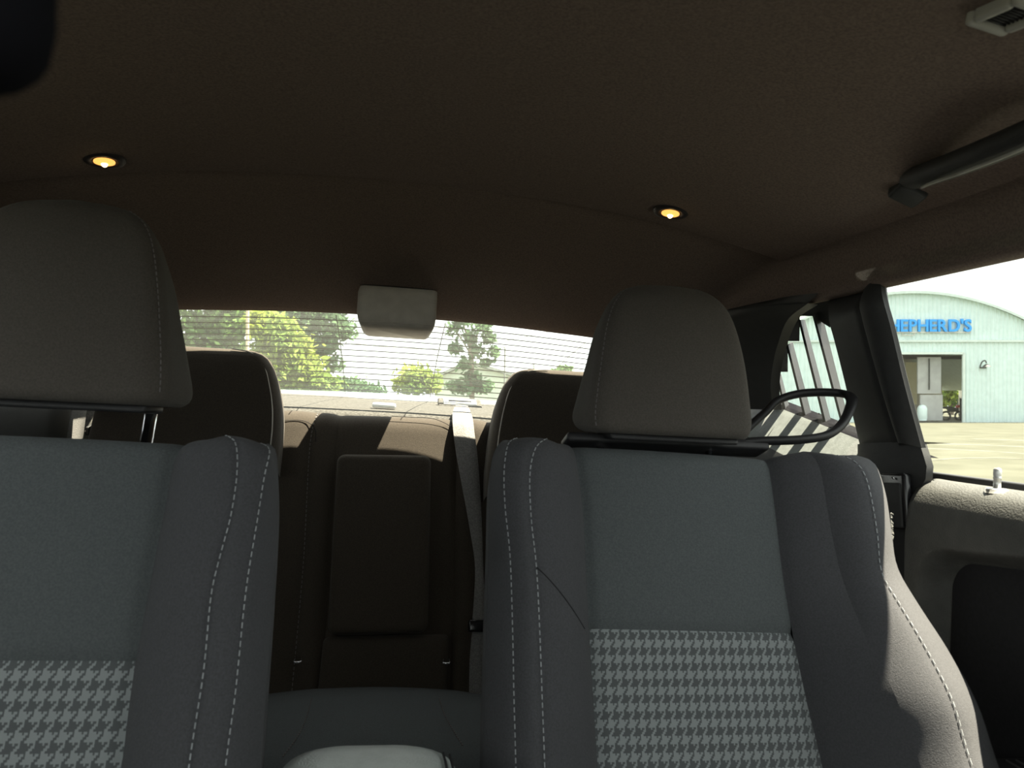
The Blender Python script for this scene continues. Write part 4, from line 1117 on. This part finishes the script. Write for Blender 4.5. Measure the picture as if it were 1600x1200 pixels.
mobj('arm', *tube([bp(1531, 574, -0.05), bp(1527.5, 572, -0.25), bp(1528, 565.5, -0.4), bp(1531, 564, -0.5), bp(1532, 568, -0.55)], 0.035, n=8), M_SHOPD, wl)
mobj('shade', *lathe([(0.22, 0), (0.14, 0.10), (0.05, 0.16)], bp(1532.5, 573.5, -0.55), UP, 14), M_SHOPD, wl)
mobj('base', *rbox(bp(1535, 574.5, -0.06), RT*0.18, UP*0.04, FW*0.04, 0.01, 1), M_SHOPD, wl)

# ------------------------------------------------------------------ trees, house and poles behind the car
def leaf_cloud(blobs, f, nper, size, spread=1.0):
    V = []; Fc = []
    for (px, py, rx, ry, n_) in blobs:
        c = at_f(px, py, f); k = f/F_PX
        for _ in range(n_):
            d = rng.normal(size=3); d /= np.linalg.norm(d); rad = rng.uniform(0.25, 1.0)**0.5*(1+0.22*rng.normal())
            p = c+RT*d[0]*rx*k*rad+UP*d[1]*ry*k*rad+FW*d[2]*rx*k*rad*spread
            a = rng.normal(size=3); a /= np.linalg.norm(a); b = np.cross(a, rng.normal(size=3)); b /= np.linalg.norm(b)
            s_ = size*rng.uniform(0.6, 1.3); i = len(V)
            V += [p-a*s_, p-b*s_*0.45+a*s_*0.1, p+a*s_, p+b*s_*0.45]; Fc.append((i, i+1, i+2, i+3))
    return V, Fc
def tree(name, label, f, blobs, trunk, m_, size, group='trees behind the car'):
    bx, by = trunk[0]
    g = at_f(bx, by, f)
    t = thing(name, tuple(at_f(trunk[-1][0], trunk[-1][1], f)), label, 'tree', group)
    V, Fc = leaf_cloud(blobs, f, 0, size); mobj('crown', V, Fc, m_, t, smooth=False)
    P_ = [at_f(x, y, f) for x, y in trunk]
    mobj('trunk', *tube(P_, 0.0035*f, n=8), M_BARK, t)
    for (px, py, rx, ry, n_) in blobs[:4]:
        a = P_[0]*0.4+P_[min(1, len(P_)-1)]*0.6
        mobj('branch', *tube([a, (a+at_f(px, py, f))/2+UP*0.1, at_f(px, py-ry*0.2, f)], 0.0012*f, n=6), M_BARK, t)
    return t
tree('broadleaf_tree', 'dark green leafy tree at the left end of the rear window', 26, [(330, 520, 45, 45, 900), (365, 500, 40, 40, 800), (300, 560, 45, 40, 700), (350, 570, 45, 35, 800), (280, 490, 50, 45, 700), (345, 450, 50, 40, 600)], [(335, 520), (338, 590), (336, 680)], M_LEAFA, 0.16)
tree('broadleaf_tree', 'bright yellow green bushy tree in the left half of the rear window', 22, [(430, 525, 38, 30, 900), (452, 548, 36, 30, 900), (425, 560, 40, 30, 800), (465, 578, 40, 26, 900), (440, 600, 45, 22, 900), (410, 505, 26, 22, 500), (500, 600, 30, 14, 500)], [(440, 540), (441, 600), (441, 690)], M_LEAFB, 0.13)
tree('broadleaf_tree', 'airy blue green tree behind the yellow green one', 30, [(480, 500, 36, 26, 700), (520, 505, 28, 26, 480), (540, 520, 16, 14, 160), (505, 540, 26, 20, 380), (520, 570, 18, 12, 160), (440, 490, 36, 22, 500), (500, 470, 50, 22, 500), (480, 560, 30, 26, 400)], [(490, 510), (494, 580), (496, 670)], M_LEAFC, 0.15)
tree('hedge_shrub', 'low dark green hedge mound right of the big trees', 34, [(545, 604, 34, 14, 700), (575, 610, 26, 9, 400), (520, 605, 26, 14, 400)], [(545, 605), (545, 620), (545, 660)], M_LEAFC, 0.14, None)
tree('round_shrub', 'round yellow green shrub in the middle of the rear window', 30, [(650, 588, 26, 18, 650), (668, 596, 22, 18, 450), (632, 600, 18, 14, 350), (655, 606, 36, 10, 450)], [(652, 595), (652, 615), (652, 660)], M_LEAFB, 0.12, None)
tree('slender_tree', 'slender airy tree in front of the small pale house', 28, [(708, 515, 12, 12, 90), (722, 502, 14, 10, 120), (752, 508, 18, 14, 170), (735, 528, 14, 12, 120), (765, 528, 12, 12, 110), (772, 552, 10, 12, 90), (745, 548, 14, 10, 100), (712, 545, 13, 9, 80), (728, 568, 14, 10, 90), (760, 566, 10, 7, 60), (738, 590, 16, 10, 160), (755, 604, 16, 9, 150), (712, 602, 18, 9, 160), (730, 608, 24, 8, 160)], [(735, 520), (737, 580), (738, 670)], M_LEAFC, 0.13)
tree('distant_tree', 'tiny distant treetop above the right rear headrest', 70, [(882, 577, 13, 6, 220), (868, 580, 10, 4, 120)], [(880, 578), (880, 590), (880, 630)], M_LEAFA, 0.2, None)
tree('shop_tree', 'leafy green tree seen through the shop doorway', 75, [(1484, 600, 15, 18, 500), (1492, 622, 16, 14, 400), (1476, 622, 12, 14, 300), (1486, 580, 16, 14, 300)], [(1486, 605), (1486, 630), (1486, 655)], M_LEAFB, 0.28, None)
# small gabled house
HF = 60
ho = thing('small_house', tuple(at_f(735, 650, HF)), 'small pale gabled house behind the slender tree', 'house')
def hpt(px, py, df=0): 
    p = at_f(px, py, HF); return p+FW*df
A = [hpt(680, 592), hpt(733, 569), hpt(800, 588), hpt(800, 650), hpt(680, 650)]; B = [p+FW*8 for p in A]
mobj('wall', A+B, [(0, 1, 2, 3, 4), (9, 8, 7, 6, 5), (0, 4, 9, 5), (2, 7, 8, 3)], M_HOUSE, ho, smooth=False)
for a, b in (((672, 595), (733, 567)), ((733, 567), (808, 590))):
    V = [hpt(*a, -0.6), hpt(*b, -0.6), hpt(*b, 8.5), hpt(*a, 8.5)]; V2 = [p+UP*0.22 for p in V]
    mobj('roof', V+V2, [(3, 2, 1, 0), (4, 5, 6, 7), (0, 1, 5, 4), (2, 3, 7, 6), (1, 2, 6, 5), (3, 0, 4, 7)], M_HROOF, ho, smooth=False)
wi = MB().box(hpt(752, 604, -0.05), RT*0.5, UP*0.45, FW*0.04).build('window', M_HROOF, ho, smooth=False)
# poles and wires
def pole(label, f, a, b, r, m_, arm=None):
    t = thing('utility_pole', tuple(at_f(*b, f)), label, 'pole')
    mobj('shaft', *tube([at_f(*a, f), (at_f(*a, f)+at_f(*b, f))/2, at_f(*b, f)], r, n=8), m_, t)
    if arm:
        for p, q in arm: mobj('crossarm', *tube([at_f(*p, f), (at_f(*p, f)+at_f(*q, f))/2, at_f(*q, f)], r*0.6, n=6), m_, t)
pole('tan wooden pole among the trees at the left of the rear window', 20, (387, 470), (386, 650), 0.045, M_POLE, [((380, 472), (394, 472))])
pole('dark thin pole right of the slender tree', 50, (789, 541), (788, 640), 0.055, M_WIRE, [((786, 543), (792, 541))])
pole('tiny far pole above the right rear headrest', 60, (834, 567), (834, 640), 0.05, M_WIRE, [((831, 569), (837, 569))])
def wire(label, pts, f0, f1, r=0.025):
    n_ = len(pts); P_ = [at_f(x, y, f0+(f1-f0)*i/(n_-1)) for i, (x, y) in enumerate(pts)]
    mobj('utility_wire', *tube(P_, r, n=5), M_WIRE, None, label=label, cat='wire')
wire('slack overhead wire just under the brake light housing', [(545, 514), (600, 519), (640, 517), (720, 508), (800, 496)], 40, 40)
wire('long overhead wire crossing behind the slender tree', [(540, 535), (640, 545), (740, 540), (840, 522), (930, 500)], 45, 45)
wire('slanting wire at the right end of the rear window', [(866, 578), (888, 558), (915, 535)], 40, 40)
